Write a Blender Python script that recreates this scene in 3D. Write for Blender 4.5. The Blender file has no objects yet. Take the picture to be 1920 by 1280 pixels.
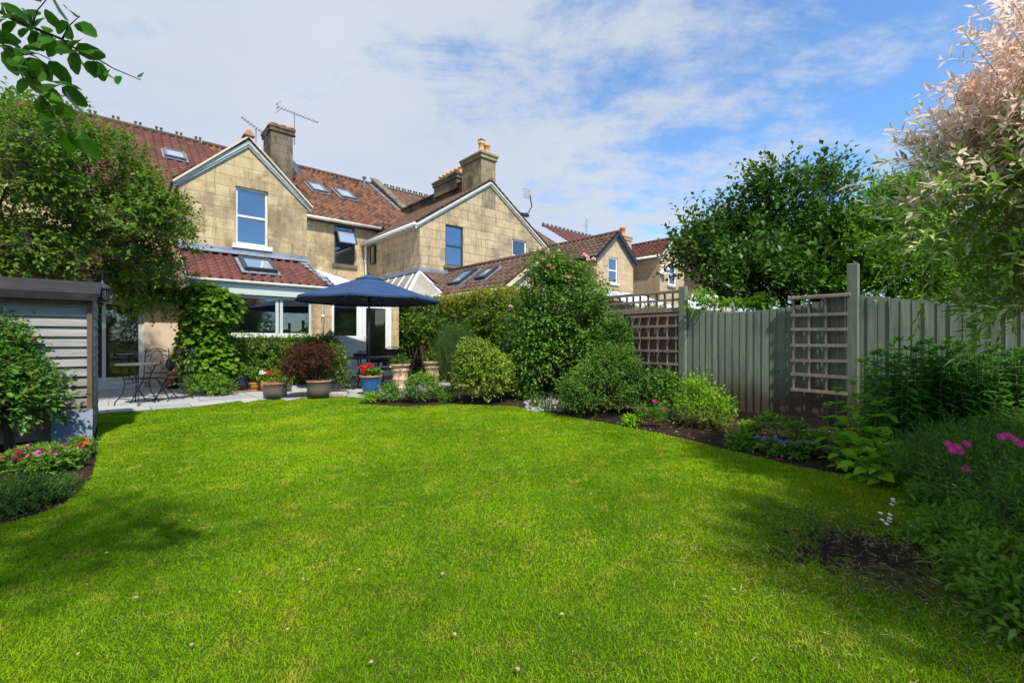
import bpy, math, random
import numpy as np
from mathutils import Vector, Matrix, geometry
rad = math.radians
random.seed(7); RNG = np.random.default_rng(11)
SC = bpy.context.scene; COL = SC.collection
# ---------------------------------------------------------------- camera
F = 825.0; CH = 1.2; HZ = 636.0
cam = bpy.data.cameras.new('camera'); cam.sensor_width = 36; cam.lens = F/1920*36
cam.clip_end = 2000; cam.clip_start = .05; cam.shift_y = -4/1920
co = bpy.data.objects.new('camera', cam); COL.objects.link(co)
co.location = (0, 0, CH); co.rotation_euler = (rad(90), 0, 0); SC.camera = co
# ---------------------------------------------------------------- light
SUN_EL = 54; SUN_DIR = Vector((.44, -.90, 0)).normalized()
sunv = Vector((SUN_DIR.x*math.cos(rad(SUN_EL)), SUN_DIR.y*math.cos(rad(SUN_EL)), math.sin(rad(SUN_EL))))
sl = bpy.data.lights.new('sun', 'SUN'); sl.energy = 5.0; sl.angle = rad(1.4); sl.color = (1, .94, .83)
so = bpy.data.objects.new('sun', sl); COL.objects.link(so)
so.rotation_euler = sunv.to_track_quat('Z', 'Y').to_euler()
SC.view_settings.view_transform = 'Standard'; SC.view_settings.look = 'None'
SC.view_settings.exposure = 0.36; SC.view_settings.gamma = 1
W = bpy.data.worlds.new('World'); SC.world = W; W.use_nodes = True
nt = W.node_tree; nt.nodes.clear()
def N(t, typ, **k):
    n = t.nodes.new(typ)
    for a, b in k.items():
        if a.startswith('i_'): n.inputs[a[2:].replace('_', ' ')].default_value = b
        else: setattr(n, a, b)
    return n
def c4(c): return (c[0], c[1], c[2], 1)
def mixc(t, f, a, b, mode='MIX'):
    n = N(t, 'ShaderNodeMix', data_type='RGBA', blend_type=mode)
    for s, v in (('Factor', f), ('A', a), ('B', b)):
        if hasattr(v, 'is_output'): t.links.new(v, n.inputs[s])
        else: n.inputs[s].default_value = c4(v) if s != 'Factor' else v
    return n.outputs['Result']
def world():
    t = nt; L = t.links.new
    sky = N(t, 'ShaderNodeTexSky', sky_type='NISHITA'); sky.sun_disc = False
    sky.sun_elevation = rad(SUN_EL); sky.sun_rotation = math.atan2(SUN_DIR.x, SUN_DIR.y)
    sky.air_density = 1.0; sky.dust_density = .3; sky.ozone_density = 2.0
    tc = N(t, 'ShaderNodeTexCoord')
    sep = N(t, 'ShaderNodeSeparateXYZ'); L(tc.outputs['Generated'], sep.inputs[0])
    # project the view direction on a cloud layer: xy / (z + .12)
    za = N(t, 'ShaderNodeMath', operation='ADD'); L(sep.outputs['Z'], za.inputs[0]); za.inputs[1].default_value = .16
    zm = N(t, 'ShaderNodeMath', operation='MAXIMUM'); L(za.outputs[0], zm.inputs[0]); zm.inputs[1].default_value = .05
    dv = N(t, 'ShaderNodeVectorMath', operation='DIVIDE'); L(tc.outputs['Generated'], dv.inputs[0])
    cb = N(t, 'ShaderNodeCombineXYZ'); [L(zm.outputs[0], cb.inputs[i]) for i in range(3)]; L(cb.outputs[0], dv.inputs[1])
    mp = N(t, 'ShaderNodeMapping'); mp.inputs['Rotation'].default_value = (0, 0, rad(-38)); mp.inputs['Scale'].default_value = (1.0, 2.0, 0)
    L(dv.outputs[0], mp.inputs[0])
    n1 = N(t, 'ShaderNodeTexNoise', i_Scale=1.7, i_Detail=12, i_Roughness=.66, i_Distortion=.4); L(mp.outputs[0], n1.inputs['Vector'])
    mp2 = N(t, 'ShaderNodeMapping'); mp2.inputs['Location'].default_value = (.6, .2, 0); mp2.inputs['Scale'].default_value = (1, 1, 0)
    L(dv.outputs[0], mp2.inputs[0])
    n2 = N(t, 'ShaderNodeTexNoise', i_Scale=3.6, i_Detail=12, i_Roughness=.66); L(mp2.outputs[0], n2.inputs['Vector'])
    mx = N(t, 'ShaderNodeMath', operation='ADD'); L(n1.outputs[0], mx.inputs[0]); L(n2.outputs[0], mx.inputs[1])
    # cover falls off from the left of the view to the right
    nm = N(t, 'ShaderNodeVectorMath', operation='NORMALIZE'); L(tc.outputs['Generated'], nm.inputs[0])
    dt = N(t, 'ShaderNodeVectorMath', operation='DOT_PRODUCT'); L(nm.outputs[0], dt.inputs[0]); dt.inputs[1].default_value = (-.80, .05, -.45)
    bias = N(t, 'ShaderNodeMapRange'); L(dt.outputs['Value'], bias.inputs[0])
    bias.inputs[1].default_value = -.70; bias.inputs[2].default_value = .10; bias.inputs[3].default_value = -.10; bias.inputs[4].default_value = .44
    sm = N(t, 'ShaderNodeMath', operation='ADD'); L(mx.outputs[0], sm.inputs[0]); L(bias.outputs[0], sm.inputs[1])
    mr = N(t, 'ShaderNodeMapRange', interpolation_type='SMOOTHSTEP'); L(sm.outputs[0], mr.inputs[0])
    mr.inputs[1].default_value = .88; mr.inputs[2].default_value = 1.34
    mr.inputs[4].default_value = .96
    # cloud brightness with soft grey undersides
    n3 = N(t, 'ShaderNodeTexNoise', i_Scale=1.1, i_Detail=4, i_Roughness=.5); L(mp2.outputs[0], n3.inputs['Vector'])
    cr = N(t, 'ShaderNodeMix', data_type='RGBA'); L(n3.outputs[0], cr.inputs['Factor'])
    cr.inputs['A'].default_value = (2.75, 3.15, 3.8, 1); cr.inputs['B'].default_value = (4.1, 4.35, 4.75, 1)
    m = N(t, 'ShaderNodeMix', data_type='RGBA'); L(mr.outputs[0], m.inputs['Factor'])
    L(mixc(t, 1, sky.outputs[0], (.86, 1.13, 1.34), 'MULTIPLY'), m.inputs['A']); L(cr.outputs['Result'], m.inputs['B'])
    bg = N(t, 'ShaderNodeBackground', i_Strength=.15); L(m.outputs['Result'], bg.inputs[0])
    out = N(t, 'ShaderNodeOutputWorld'); L(bg.outputs[0], out.inputs[0])
world()
# ---------------------------------------------------------------- frames
U = Vector((.7445, .6676, 0)); V = Vector((-.6676, .7445, 0)); O = Vector((-8.585, 11.35, 0)); Z = Vector((0, 0, 1))
def H(a, b, z=0): return O + U*a + V*b + Z*z
def AB(p): d = Vector((p[0], p[1], 0)) - O; return d.dot(U), d.dot(V)
def ray(px, py): return Vector(((px-960)/F, 1, (HZ-py)/F))
def G(px, py, z=0):                                      # ground point seen at this spot of the photograph
    r = ray(px, py); t = (z-CH)/r.z; return Vector((r.x*t, t, z))
def AT(px, py, Y): r = ray(px, py); return Vector((r.x*Y, Y, CH+r.z*Y))
def on_plane(px, py, p0, n):
    r = ray(px, py); c = Vector((0, 0, CH)); t = (p0-c).dot(n)/r.dot(n); return c+r*t
# ---------------------------------------------------------------- objects
ORG = {}
def tag(o, label=None, cat=None, group=None, kind=None):
    if label: o['label'] = label
    if cat: o['category'] = cat
    if group: o['group'] = group
    if kind: o['kind'] = kind
    return o
def thing(name, label, cat, loc=(0, 0, 0), group=None):
    o = bpy.data.objects.new(name, None); COL.objects.link(o); o.location = loc; o.empty_display_size = .1
    ORG[o.name] = Vector(loc); return tag(o, label, cat, group)
def setup(o, parent):
    COL.objects.link(o)
    if parent is not None: o.parent = parent; ORG[o.name] = ORG[parent.name]
    else: ORG[o.name] = Vector((0, 0, 0))
class MB:
    def __init__(s): s.v = []; s.f = []
    def add(s, vs, fs):
        k = len(s.v); s.v += [Vector(x) for x in vs]; s.f += [tuple(i+k for i in f) for f in fs]; return s
    def box8(s, P):
        return s.add(P, [(0, 3, 2, 1), (4, 5, 6, 7), (0, 1, 5, 4), (1, 2, 6, 5), (2, 3, 7, 6), (3, 0, 4, 7)])
    def box(s, c, sx, sy, sz, R=None):
        R = R or Matrix.Identity(3); c = Vector(c)
        return s.box8([c+R@Vector((x*sx/2, y*sy/2, z*sz/2)) for z in (-1, 1) for x, y in ((-1, -1), (1, -1), (1, 1), (-1, 1))])
    def hb(s, a0, a1, b0, b1, z0, z1):
        return s.box8([H(a, b, z) for z in (z0, z1) for a, b in ((a0, b0), (a1, b0), (a1, b1), (a0, b1))])
    def bar(s, p, q, w, h, up=Z):
        p = Vector(p); q = Vector(q); d = (q-p).normalized(); x = d.cross(up)
        x = x.normalized() if x.length > 1e-4 else Vector((1, 0, 0)); y = x.cross(d).normalized()
        return s.box8([c+x*i*w/2+y*j*h/2 for c in (p, q) for i, j in ((-1, -1), (1, -1), (1, 1), (-1, 1))])
    def tube(s, pts, r, n=8, cap=True):
        pts = [Vector(p) for p in pts]; rs = r if isinstance(r, (list, tuple)) else [r]*len(pts); k = len(s.v); px = None
        for i, p in enumerate(pts):
            d = (pts[min(i+1, len(pts)-1)]-pts[max(i-1, 0)]).normalized()
            x = px-d*px.dot(d) if px is not None else d.orthogonal()
            if x.length < 1e-5: x = d.orthogonal()
            x.normalize(); y = d.cross(x); px = x
            for j in range(n):
                t = 2*math.pi*j/n; s.v.append(p+(x*math.cos(t)+y*math.sin(t))*rs[i])
        for i in range(len(pts)-1):
            for j in range(n):
                a = k+i*n+j; b = k+i*n+(j+1) % n; s.f.append((a, b, b+n, a+n))
        if cap: s.f.append(tuple(k+j for j in reversed(range(n)))); s.f.append(tuple(k+(len(pts)-1)*n+j for j in range(n)))
        return s
    def lathe(s, c, prof, n=28):
        c = Vector(c); k = len(s.v)
        for r, z in prof:
            for j in range(n): t = 2*math.pi*j/n; s.v.append(c+Vector((r*math.cos(t), r*math.sin(t), z)))
        for i in range(len(prof)-1):
            for j in range(n):
                a = k+i*n+j; b = k+i*n+(j+1) % n; s.f.append((a, b, b+n, a+n))
        return s
    def prism(s, poly, ext):
        k = len(poly); ext = Vector(ext); poly = [Vector(p) for p in poly]
        return s.add(poly+[p+ext for p in poly], [tuple(range(k))[::-1], tuple(range(k, 2*k))]+[(i, (i+1) % k, (i+1) % k+k, i+k) for i in range(k)])
    def build(s, name, m, parent=None, smooth=False, uv=False, bevel=0):
        o0 = ORG[parent.name] if parent is not None else Vector((0, 0, 0))
        me = bpy.data.meshes.new(name); me.from_pydata([v-o0 for v in s.v], [], s.f); me.materials.append(m)
        import bmesh
        bm = bmesh.new(); bm.from_mesh(me); bmesh.ops.recalc_face_normals(bm, faces=bm.faces)
        if uv:
            ul = bm.loops.layers.uv.new('UVMap')
            for f in bm.faces:
                n = f.normal; nu, nv = abs(n.dot(U)), abs(n.dot(V)); nz = abs(n.z)
                for l in f.loops:
                    a, b = AB(l.vert.co+o0); z = l.vert.co.z+o0.z
                    l[ul].uv = (a, b) if nz > max(nu, nv) else ((b+3.3, z) if nu > nv else (a, z))
        if bevel: bmesh.ops.bevel(bm, geom=bm.edges[:], offset=bevel, segments=1, affect='EDGES')
        bm.to_mesh(me); bm.free()
        if smooth:
            for p in me.polygons: p.use_smooth = True
        o = bpy.data.objects.new(name, me); setup(o, parent); return o
def npmesh(name, Vv, T, m, parent=None, smooth=False):
    o0 = ORG[parent.name] if parent is not None else Vector((0, 0, 0))
    Vv = np.asarray(Vv, dtype=np.float32)-np.array(o0, dtype=np.float32); T = np.asarray(T, dtype=np.int32); k = T.shape[1]
    me = bpy.data.meshes.new(name); me.vertices.add(len(Vv)); me.vertices.foreach_set('co', Vv.ravel())
    me.loops.add(T.size); me.loops.foreach_set('vertex_index', T.ravel())
    me.polygons.add(len(T)); me.polygons.foreach_set('loop_start', np.arange(0, T.size, k, dtype=np.int32))
    try: me.polygons.foreach_set('loop_total', np.full(len(T), k, dtype=np.int32))
    except Exception: pass
    me.update(calc_edges=True); me.materials.append(m)
    if smooth: me.polygons.foreach_set('use_smooth', np.ones(len(T), dtype=bool))
    o = bpy.data.objects.new(name, me); setup(o, parent); return o
def copy_tree(o, parent=None):
    c = o.copy(); COL.objects.link(c); c.parent = parent
    for ch in o.children: copy_tree(ch, c)
    return c
# ---------------------------------------------------------------- materials
def newmat(name):
    m = bpy.data.materials.new(name); m.use_nodes = True; t = m.node_tree; t.nodes.clear()
    out = N(t, 'ShaderNodeOutputMaterial'); b = N(t, 'ShaderNodeBsdfPrincipled'); t.links.new(b.outputs[0], out.inputs[0]); return m, t, b, out
def ramp(t, v, lo, hi, a=0, b=1):
    n = N(t, 'ShaderNodeMapRange'); t.links.new(v, n.inputs[0])
    for i, x in enumerate((lo, hi, a, b)): n.inputs[i+1].default_value = x
    return n.outputs[0]
def noise(t, scale, detail=4, rough=.55, sc=(1, 1, 1), vec=None, dist=0):
    n = N(t, 'ShaderNodeTexNoise', i_Scale=scale, i_Detail=detail, i_Roughness=rough, i_Distortion=dist)
    if vec is None: vec = N(t, 'ShaderNodeNewGeometry').outputs['Position']
    mp = N(t, 'ShaderNodeMapping'); mp.inputs['Scale'].default_value = sc; t.links.new(vec, mp.inputs[0]); t.links.new(mp.outputs[0], n.inputs['Vector'])
    return n.outputs[0]
def bump(t, b, h, strength=.3, dist=.01):
    n = N(t, 'ShaderNodeBump', i_Strength=strength, i_Distance=dist); t.links.new(h, n.inputs['Height']); t.links.new(n.outputs[0], b.inputs['Normal'])
def plain(name, col, rough=.6, var=.18, scale=9, metal=0, bmp=.15, sc=(1, 1, 1), dirt=None, spec=.5):
    m, t, b, _ = newmat(name); n = noise(t, scale, 5, .6, sc)
    c = mixc(t, ramp(t, n, .3, .7), [x*(1-var) for x in col], [min(1, x*(1+var)) for x in col])
    if dirt: n2 = noise(t, scale*.35, 6, .7, sc); c = mixc(t, ramp(t, n2, .5, .75), c, dirt)
    t.links.new(c, b.inputs['Base Color']); b.inputs['Roughness'].default_value = rough; b.inputs['Metallic'].default_value = metal
    b.inputs['Specular IOR Level'].default_value = spec
    if bmp: bump(t, b, n, bmp, .004)
    return m
def stone(name, c1, c2, stain, mortar, bw=.62, bh=.29, st=.55, dark=0.0):
    m, t, b, _ = newmat(name); L = t.links.new
    tc = N(t, 'ShaderNodeTexCoord'); uv = tc.outputs['UV']
    wob = N(t, 'ShaderNodeTexNoise', i_Scale=1.3, i_Detail=2); L(uv, wob.inputs['Vector'])
    wm = N(t, 'ShaderNodeMix', data_type='RGBA', blend_type='LINEAR_LIGHT'); wm.inputs['Factor'].default_value = .03; L(uv, wm.inputs['A']); L(wob.outputs['Color'], wm.inputs['B'])
    br = N(t, 'ShaderNodeTexBrick', i_Scale=1, i_Mortar_Size=.009, i_Mortar_Smooth=.3, i_Bias=-.1, i_Brick_Width=bw, i_Row_Height=bh); br.offset = .43; br.squash = .62; br.squash_frequency = 3
    br.inputs['Color1'].default_value = (0, 0, 0, 1); br.inputs['Color2'].default_value = (1, 1, 1, 1); br.inputs['Mortar'].default_value = (.5, .5, .5, 1)
    L(wm.outputs['Result'], br.inputs['Vector'])
    c = mixc(t, br.outputs['Color'], c1, c2)
    c = mixc(t, ramp(t, br.outputs['Color'], .80, .98, 0, .5), c, [x*.55 for x in c1]); c = mixc(t, ramp(t, br.outputs['Color'], .16, .02, 0, .4), c, [min(1, x*1.15) for x in c2])
    fine = noise(t, 26, 6, .7); c = mixc(t, ramp(t, fine, .3, .75, 0, .35), c, [x*.6 for x in c1])
    big = noise(t, .9, 7, .68); c = mixc(t, ramp(t, big, .47, .62, 0, st), c, stain)
    strk = noise(t, 3.2, 6, .7, (2.2, 2.2, .28)); c = mixc(t, ramp(t, strk, .51, .70, 0, st*.8), c, [x*.55 for x in stain])
    pale = noise(t, 2.1, 5, .6, (1, 1, 1.6)); c = mixc(t, ramp(t, pale, .56, .72, 0, .4), c, [min(1, x*1.22) for x in c2])
    c = mixc(t, ramp(t, br.outputs['Fac'], 0, 1, 0, .75), c, mortar)
    if dark: c = mixc(t, dark, c, (.05, .045, .04))
    L(c, b.inputs['Base Color']); b.inputs['Roughness'].default_value = .93; b.inputs['Specular IOR Level'].default_value = .2
    s = N(t, 'ShaderNodeMath', operation='MULTIPLY_ADD'); L(br.outputs['Fac'], s.inputs[0]); s.inputs[1].default_value = -1.2; L(fine, s.inputs[2])
    bump(t, b, s.outputs[0], .45, .012); return m
def tilemat(name, c1, c2, c3, lich, lf=.35, rough=.85):
    m, t, b, _ = newmat(name); L = t.links.new
    at = N(t, 'ShaderNodeAttribute', attribute_name='tint')
    c = mixc(t, ramp(t, at.outputs['Fac'], 0, .6), c1, c2); c = mixc(t, ramp(t, at.outputs['Fac'], .72, 1), c, c3)
    n = noise(t, 7, 6, .7); c = mixc(t, ramp(t, n, .5, .8, 0, lf), c, lich)
    n2 = noise(t, 1.1, 5, .6); c = mixc(t, ramp(t, n2, .45, .75, 0, .5), c, [x*.4 for x in c1])
    L(c, b.inputs['Base Color']); b.inputs['Roughness'].default_value = rough; b.inputs['Specular IOR Level'].default_value = .3
    bump(t, b, noise(t, 40, 4, .6), .3, .004); return m
def wood(name, col, dark, rough=.85, axis='z', foot=None, scale=18):
    m, t, b, _ = newmat(name); sc = {'z': (1, 1, .05), 'x': (.06, .06, 1)}[axis]
    n = noise(t, scale, 7, .7, sc, dist=.6); c = mixc(t, ramp(t, n, .32, .72), dark, col)
    gi = N(t, 'ShaderNodeNewGeometry'); c = mixc(t, ramp(t, gi.outputs['Random Per Island'], 0, 1, 0, .62), c, [x*.55 for x in col])
    n2 = noise(t, 2.3, 6, .65); c = mixc(t, ramp(t, n2, .5, .72, 0, .45), c, [x*.5 for x in dark])
    vk = N(t, 'ShaderNodeTexVoronoi', i_Scale=5.5); mpk = N(t, 'ShaderNodeMapping'); mpk.inputs['Scale'].default_value = (1, 1, .35)
    t.links.new(gi.outputs['Position'], mpk.inputs[0]); t.links.new(mpk.outputs[0], vk.inputs['Vector'])
    c = mixc(t, ramp(t, vk.outputs['Distance'], .03, .09, .8, 0), c, [x*.35 for x in dark])
    if foot:
        sp = N(t, 'ShaderNodeSeparateXYZ'); t.links.new(gi.outputs['Position'], sp.inputs[0])
        ad = N(t, 'ShaderNodeMath', operation='MULTIPLY_ADD'); t.links.new(noise(t, 6, 4, .6, (1, 1, .3)), ad.inputs[0]); ad.inputs[1].default_value = -.5; t.links.new(sp.outputs['Z'], ad.inputs[2])
        c = mixc(t, ramp(t, ad.outputs[0], .05, .50, .92, 0), c, foot)
    t.links.new(c, b.inputs['Base Color']); b.inputs['Roughness'].default_value = rough; b.inputs['Specular IOR Level'].default_value = .25
    bump(t, b, n, .6, .01); return m
def leafmat(name, c1, c2, c3=None, trans=.35, gloss=.10, tw=1.5, tip=None, zt=None, tt=(1.6, 1.5, .5)):
    if c1[1] > c1[0]*1.3 and c1[1] > c1[2]: c1, c2 = [(c[0]*1.12, c[1]*1.15, c[2]*.62) for c in (c1, c2)]
    m = bpy.data.materials.new(name); m.use_nodes = True; t = m.node_tree; t.nodes.clear(); L = t.links.new
    out = N(t, 'ShaderNodeOutputMaterial'); gi = N(t, 'ShaderNodeNewGeometry'); r = gi.outputs['Random Per Island']
    c = mixc(t, r, c1, c2)
    if c3: c = mixc(t, ramp(t, r, .86 if not tip else .70, .95 if not tip else .88), c, c3)
    n = noise(t, tw, 3, .5); c = mixc(t, ramp(t, n, .38, .66, 0, .4), c, [x*1.5 for x in c2])
    if tip:
        sp = N(t, 'ShaderNodeSeparateXYZ'); L(gi.outputs['Position'], sp.inputs[0])
        ad = N(t, 'ShaderNodeMath', operation='MULTIPLY_ADD'); L(r, ad.inputs[0]); ad.inputs[1].default_value = zt[2]; L(sp.outputs['Z'], ad.inputs[2])
        c = mixc(t, ramp(t, ad.outputs[0], zt[0], zt[1]), c, tip)
    d = N(t, 'ShaderNodeBsdfDiffuse'); L(c, d.inputs[0]); tr = N(t, 'ShaderNodeBsdfTranslucent')
    L(mixc(t, .5, c, mixc(t, 1, c, tt, 'MULTIPLY')), tr.inputs[0])
    a = N(t, 'ShaderNodeMixShader'); a.inputs[0].default_value = trans; L(d.outputs[0], a.inputs[1]); L(tr.outputs[0], a.inputs[2])
    g = N(t, 'ShaderNodeBsdfGlossy', i_Roughness=.38); g.inputs[0].default_value = (.8, .85, .8, 1)
    fr = N(t, 'ShaderNodeFresnel', i_IOR=1.4); ml = N(t, 'ShaderNodeMath', operation='MULTIPLY_ADD'); L(fr.outputs[0], ml.inputs[0]); ml.inputs[1].default_value = gloss*1.8; ml.inputs[2].default_value = gloss*.04
    b = N(t, 'ShaderNodeMixShader'); L(ml.outputs[0], b.inputs[0]); L(a.outputs[0], b.inputs[1]); L(g.outputs[0], b.inputs[2]); L(b.outputs[0], out.inputs[0])
    return m
def glassmat(name, tint, refl, see=0.0, rough=.01):
    m = bpy.data.materials.new(name); m.use_nodes = True; t = m.node_tree; t.nodes.clear(); L = t.links.new
    out = N(t, 'ShaderNodeOutputMaterial'); d = N(t, 'ShaderNodeBsdfDiffuse'); d.inputs[0].default_value = c4(tint)
    tr = N(t, 'ShaderNodeBsdfTransparent'); tr.inputs[0].default_value = (.82, .88, .86, 1)
    a = N(t, 'ShaderNodeMixShader'); a.inputs[0].default_value = see; L(d.outputs[0], a.inputs[1]); L(tr.outputs[0], a.inputs[2])
    g = N(t, 'ShaderNodeBsdfGlossy', i_Roughness=rough); g.inputs[0].default_value = (.9, .95, 1, 1)
    n = N(t, 'ShaderNodeTexNoise', i_Scale=1.6, i_Detail=1); bp = N(t, 'ShaderNodeBump', i_Strength=.05, i_Distance=.02); L(n.outputs[0], bp.inputs['Height']); L(bp.outputs[0], g.inputs['Normal'])
    fr = N(t, 'ShaderNodeFresnel', i_IOR=1.5); ml = N(t, 'ShaderNodeMath', operation='ADD'); L(fr.outputs[0], ml.inputs[0]); ml.inputs[1].default_value = refl
    b = N(t, 'ShaderNodeMixShader'); L(ml.outputs[0], b.inputs[0]); L(a.outputs[0], b.inputs[1]); L(g.outputs[0], b.inputs[2]); L(b.outputs[0], out.inputs[0]); return m
M = {}
M['stone'] = stone('bath_stone', (.47, .35, .195), (.66, .515, .305), (.21, .155, .09), (.27, .205, .13), .78, .30, .8)
M['stone2'] = stone('bath_stone_grey_joint', (.45, .34, .20), (.62, .485, .30), (.21, .165, .11), (.11, .085, .055), .58, .33, .75)
M['stone3'] = stone('bath_stone_far', (.47, .34, .20), (.60, .455, .29), (.33, .25, .17), (.26, .19, .13), .5, .3, .5)
M['stack'] = stone('stack_stone', (.25, .20, .13), (.38, .30, .19), (.10, .09, .07), (.12, .10, .07), .5, .33, 1.0)
M['stackdark'] = stone('sooty_stone', (.16, .13, .09), (.25, .2, .13), (.06, .055, .045), (.08, .07, .05), .6, .3, 1.0)
M['render'] = plain('cream_render', (.56, .44, .33), .9, .06, 3, bmp=.1)
M['cream'] = plain('pale_cream_render', (.62, .52, .36), .9, .08, 2, dirt=(.42, .36, .25))
M['tile_red'] = tilemat('red_pantile', (.115, .047, .038), (.165, .064, .049), (.10, .045, .04), (.19, .12, .09), .3)
M['tile_old'] = tilemat('old_pantile', (.085, .043, .035), (.23, .10, .058), (.035, .028, .026), (.17, .13, .075), .5)
M['tile_brown'] = tilemat('brown_tile', (.10, .06, .047), (.16, .09, .066), (.065, .042, .036), (.19, .15, .11), .4)
M['tile_mar'] = tilemat('maroon_tile', (.10, .036, .036), (.14, .05, .045), (.08, .03, .03), (.13, .08, .06), .3)
M['tile_dark'] = tilemat('dark_slate', (.07, .065, .06), (.10, .09, .08), (.05, .05, .05), (.12, .12, .08), .4)
M['lead'] = plain('lead_flashing', (.17, .20, .25), .55, .25, 4, dirt=(.30, .34, .40))
M['barge'] = plain('grey_green_paint', (.36, .43, .43), .5, .08, 6, dirt=(.26, .32, .32))
M['white'] = plain('white_paint', (.74, .76, .76), .4, .05, 5, bmp=.04, dirt=(.6, .6, .56))
M['frame'] = plain('pale_grey_frame', (.50, .54, .51), .4, .05, 5, bmp=.04)
M['sill'] = plain('painted_sill', (.66, .64, .56), .6, .08, 8, dirt=(.5, .47, .40))
M['gutter'] = plain('weathered_gutter', (.55, .52, .45), .5, .12, 6, dirt=(.3, .28, .22))
M['anth'] = plain('anthracite_frame', (.035, .045, .06), .35, .1, 5, bmp=.02)
M['bluegrey'] = plain('blue_grey_board', (.10, .13, .17), .5, .1, 5)
M['black'] = plain('black_plastic', (.012, .012, .013), .35, .2, 9)
M['terra'] = plain('terracotta', (.46, .19, .09), .85, .15, 8, dirt=(.33, .2, .13))
M['terrapot'] = plain('yellow_chimney_pot', (.58, .33, .13), .85, .2, 5, dirt=(.28, .2, .1))
M['buff'] = plain('buff_clay', (.62, .42, .27), .85, .10, 6, dirt=(.42, .30, .2))
M['slab'] = plain('slate_slab', (.13, .16, .21), .5, .15, 3, dirt=(.2, .23, .27))
M['iron'] = plain('dark_iron', (.02, .019, .02), .45, .2, 20, metal=.3)
M['steel'] = plain('grey_steel', (.22, .22, .23), .4, .15, 10, metal=.6)
M['pot_grey'] = plain('grey_plastic_pot', (.115, .105, .085), .55, .08, 6, bmp=.04)
M['pot_blue'] = plain('blue_glaze', (.02, .12, .30), .3, .22, 9, dirt=(.05, .19, .36))
M['pot_navy'] = plain('navy_glaze', (.012, .022, .06), .15, .25, 9)
M['pot_yel'] = plain('ochre_glaze', (.42, .20, .05), .4, .2, 9, dirt=(.5, .32, .12))
M['soil'] = plain('potting_soil', (.035, .022, .015), .95, .4, 30, bmp=.6)
M['para'] = plain('navy_canvas', (.010, .042, .125), .75, .07, 3, bmp=.05)
M['dwood'] = wood('dark_stained_wood', (.05, .025, .018), (.02, .012, .01))
M['orange'] = plain('orange_paint', (.62, .17, .02), .5, .2, 8)
M['cush'] = None
M['glass_sky'] = glassmat('sky_reflection_glass', (.012, .045, .115), .15)  # deep blue base colour paints in the sky's reflection
M['glass_dark'] = glassmat('dark_window_glass', (.012, .02, .03), .10)
M['glass_see'] = glassmat('clear_window_glass', (.02, .03, .03), .05, .93)
M['glass_vel'] = glassmat('skylight_glass', (.28, .34, .40), .30)
M['poly'] = plain('polycarbonate', (.62, .68, .76), .3, .05, 3, bmp=0)
M['glass_roof'] = glassmat('conservatory_glass', (.50, .46, .38), .10, .35)
M['room'] = plain('room_wall', (.17, .125, .075), .9, .1, 2)  # dark tone stands in for the shaded interior
M['roomolive'] = plain('olive_room_wall', (.55, .48, .24), .9, .1, 2)
M['fence_green'] = wood('green_stained_board', (.255, .315, .24), (.10, .13, .10), foot=(.06, .04, .028))
M['fence_brown'] = wood('weathered_brown_board', (.20, .15, .115), (.085, .062, .046), foot=(.05, .035, .025))
M['trellis'] = wood('weathered_batten', (.36, .29, .25), (.19, .15, .125))
M['shedwood'] = wood('silvered_shed_board', (.40, .40, .39), (.22, .205, .185), axis='x', foot=(.20, .16, .12), scale=14)
M['shedpost'] = wood('brown_corner_board', (.21, .14, .085), (.12, .08, .05))
M['felt'] = plain('roofing_felt', (.012, .011, .012), .95, .35, 12, bmp=.4, dirt=(.03, .027, .025))
M['bark'] = wood('bark', (.13, .095, .065), (.05, .038, .028), scale=9)
M['barkdark'] = wood('dark_bark', (.05, .04, .03), (.02, .016, .012), scale=9)
M['twigpale'] = plain('pale_twig', (.26, .22, .15), .8, .2, 9)
M['twiggreen'] = plain('green_stem', (.09, .14, .04), .7, .2, 9)
M['twigred'] = plain('reddish_stem', (.18, .10, .05), .7, .2, 9)
M['trough'] = plain('mossy_stone', (.34, .31, .24), .95, .3, 12, bmp=.6, dirt=(.15, .15, .09))
M['step'] = plain('buff_step', (.50, .40, .27), .9, .12, 5)
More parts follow.
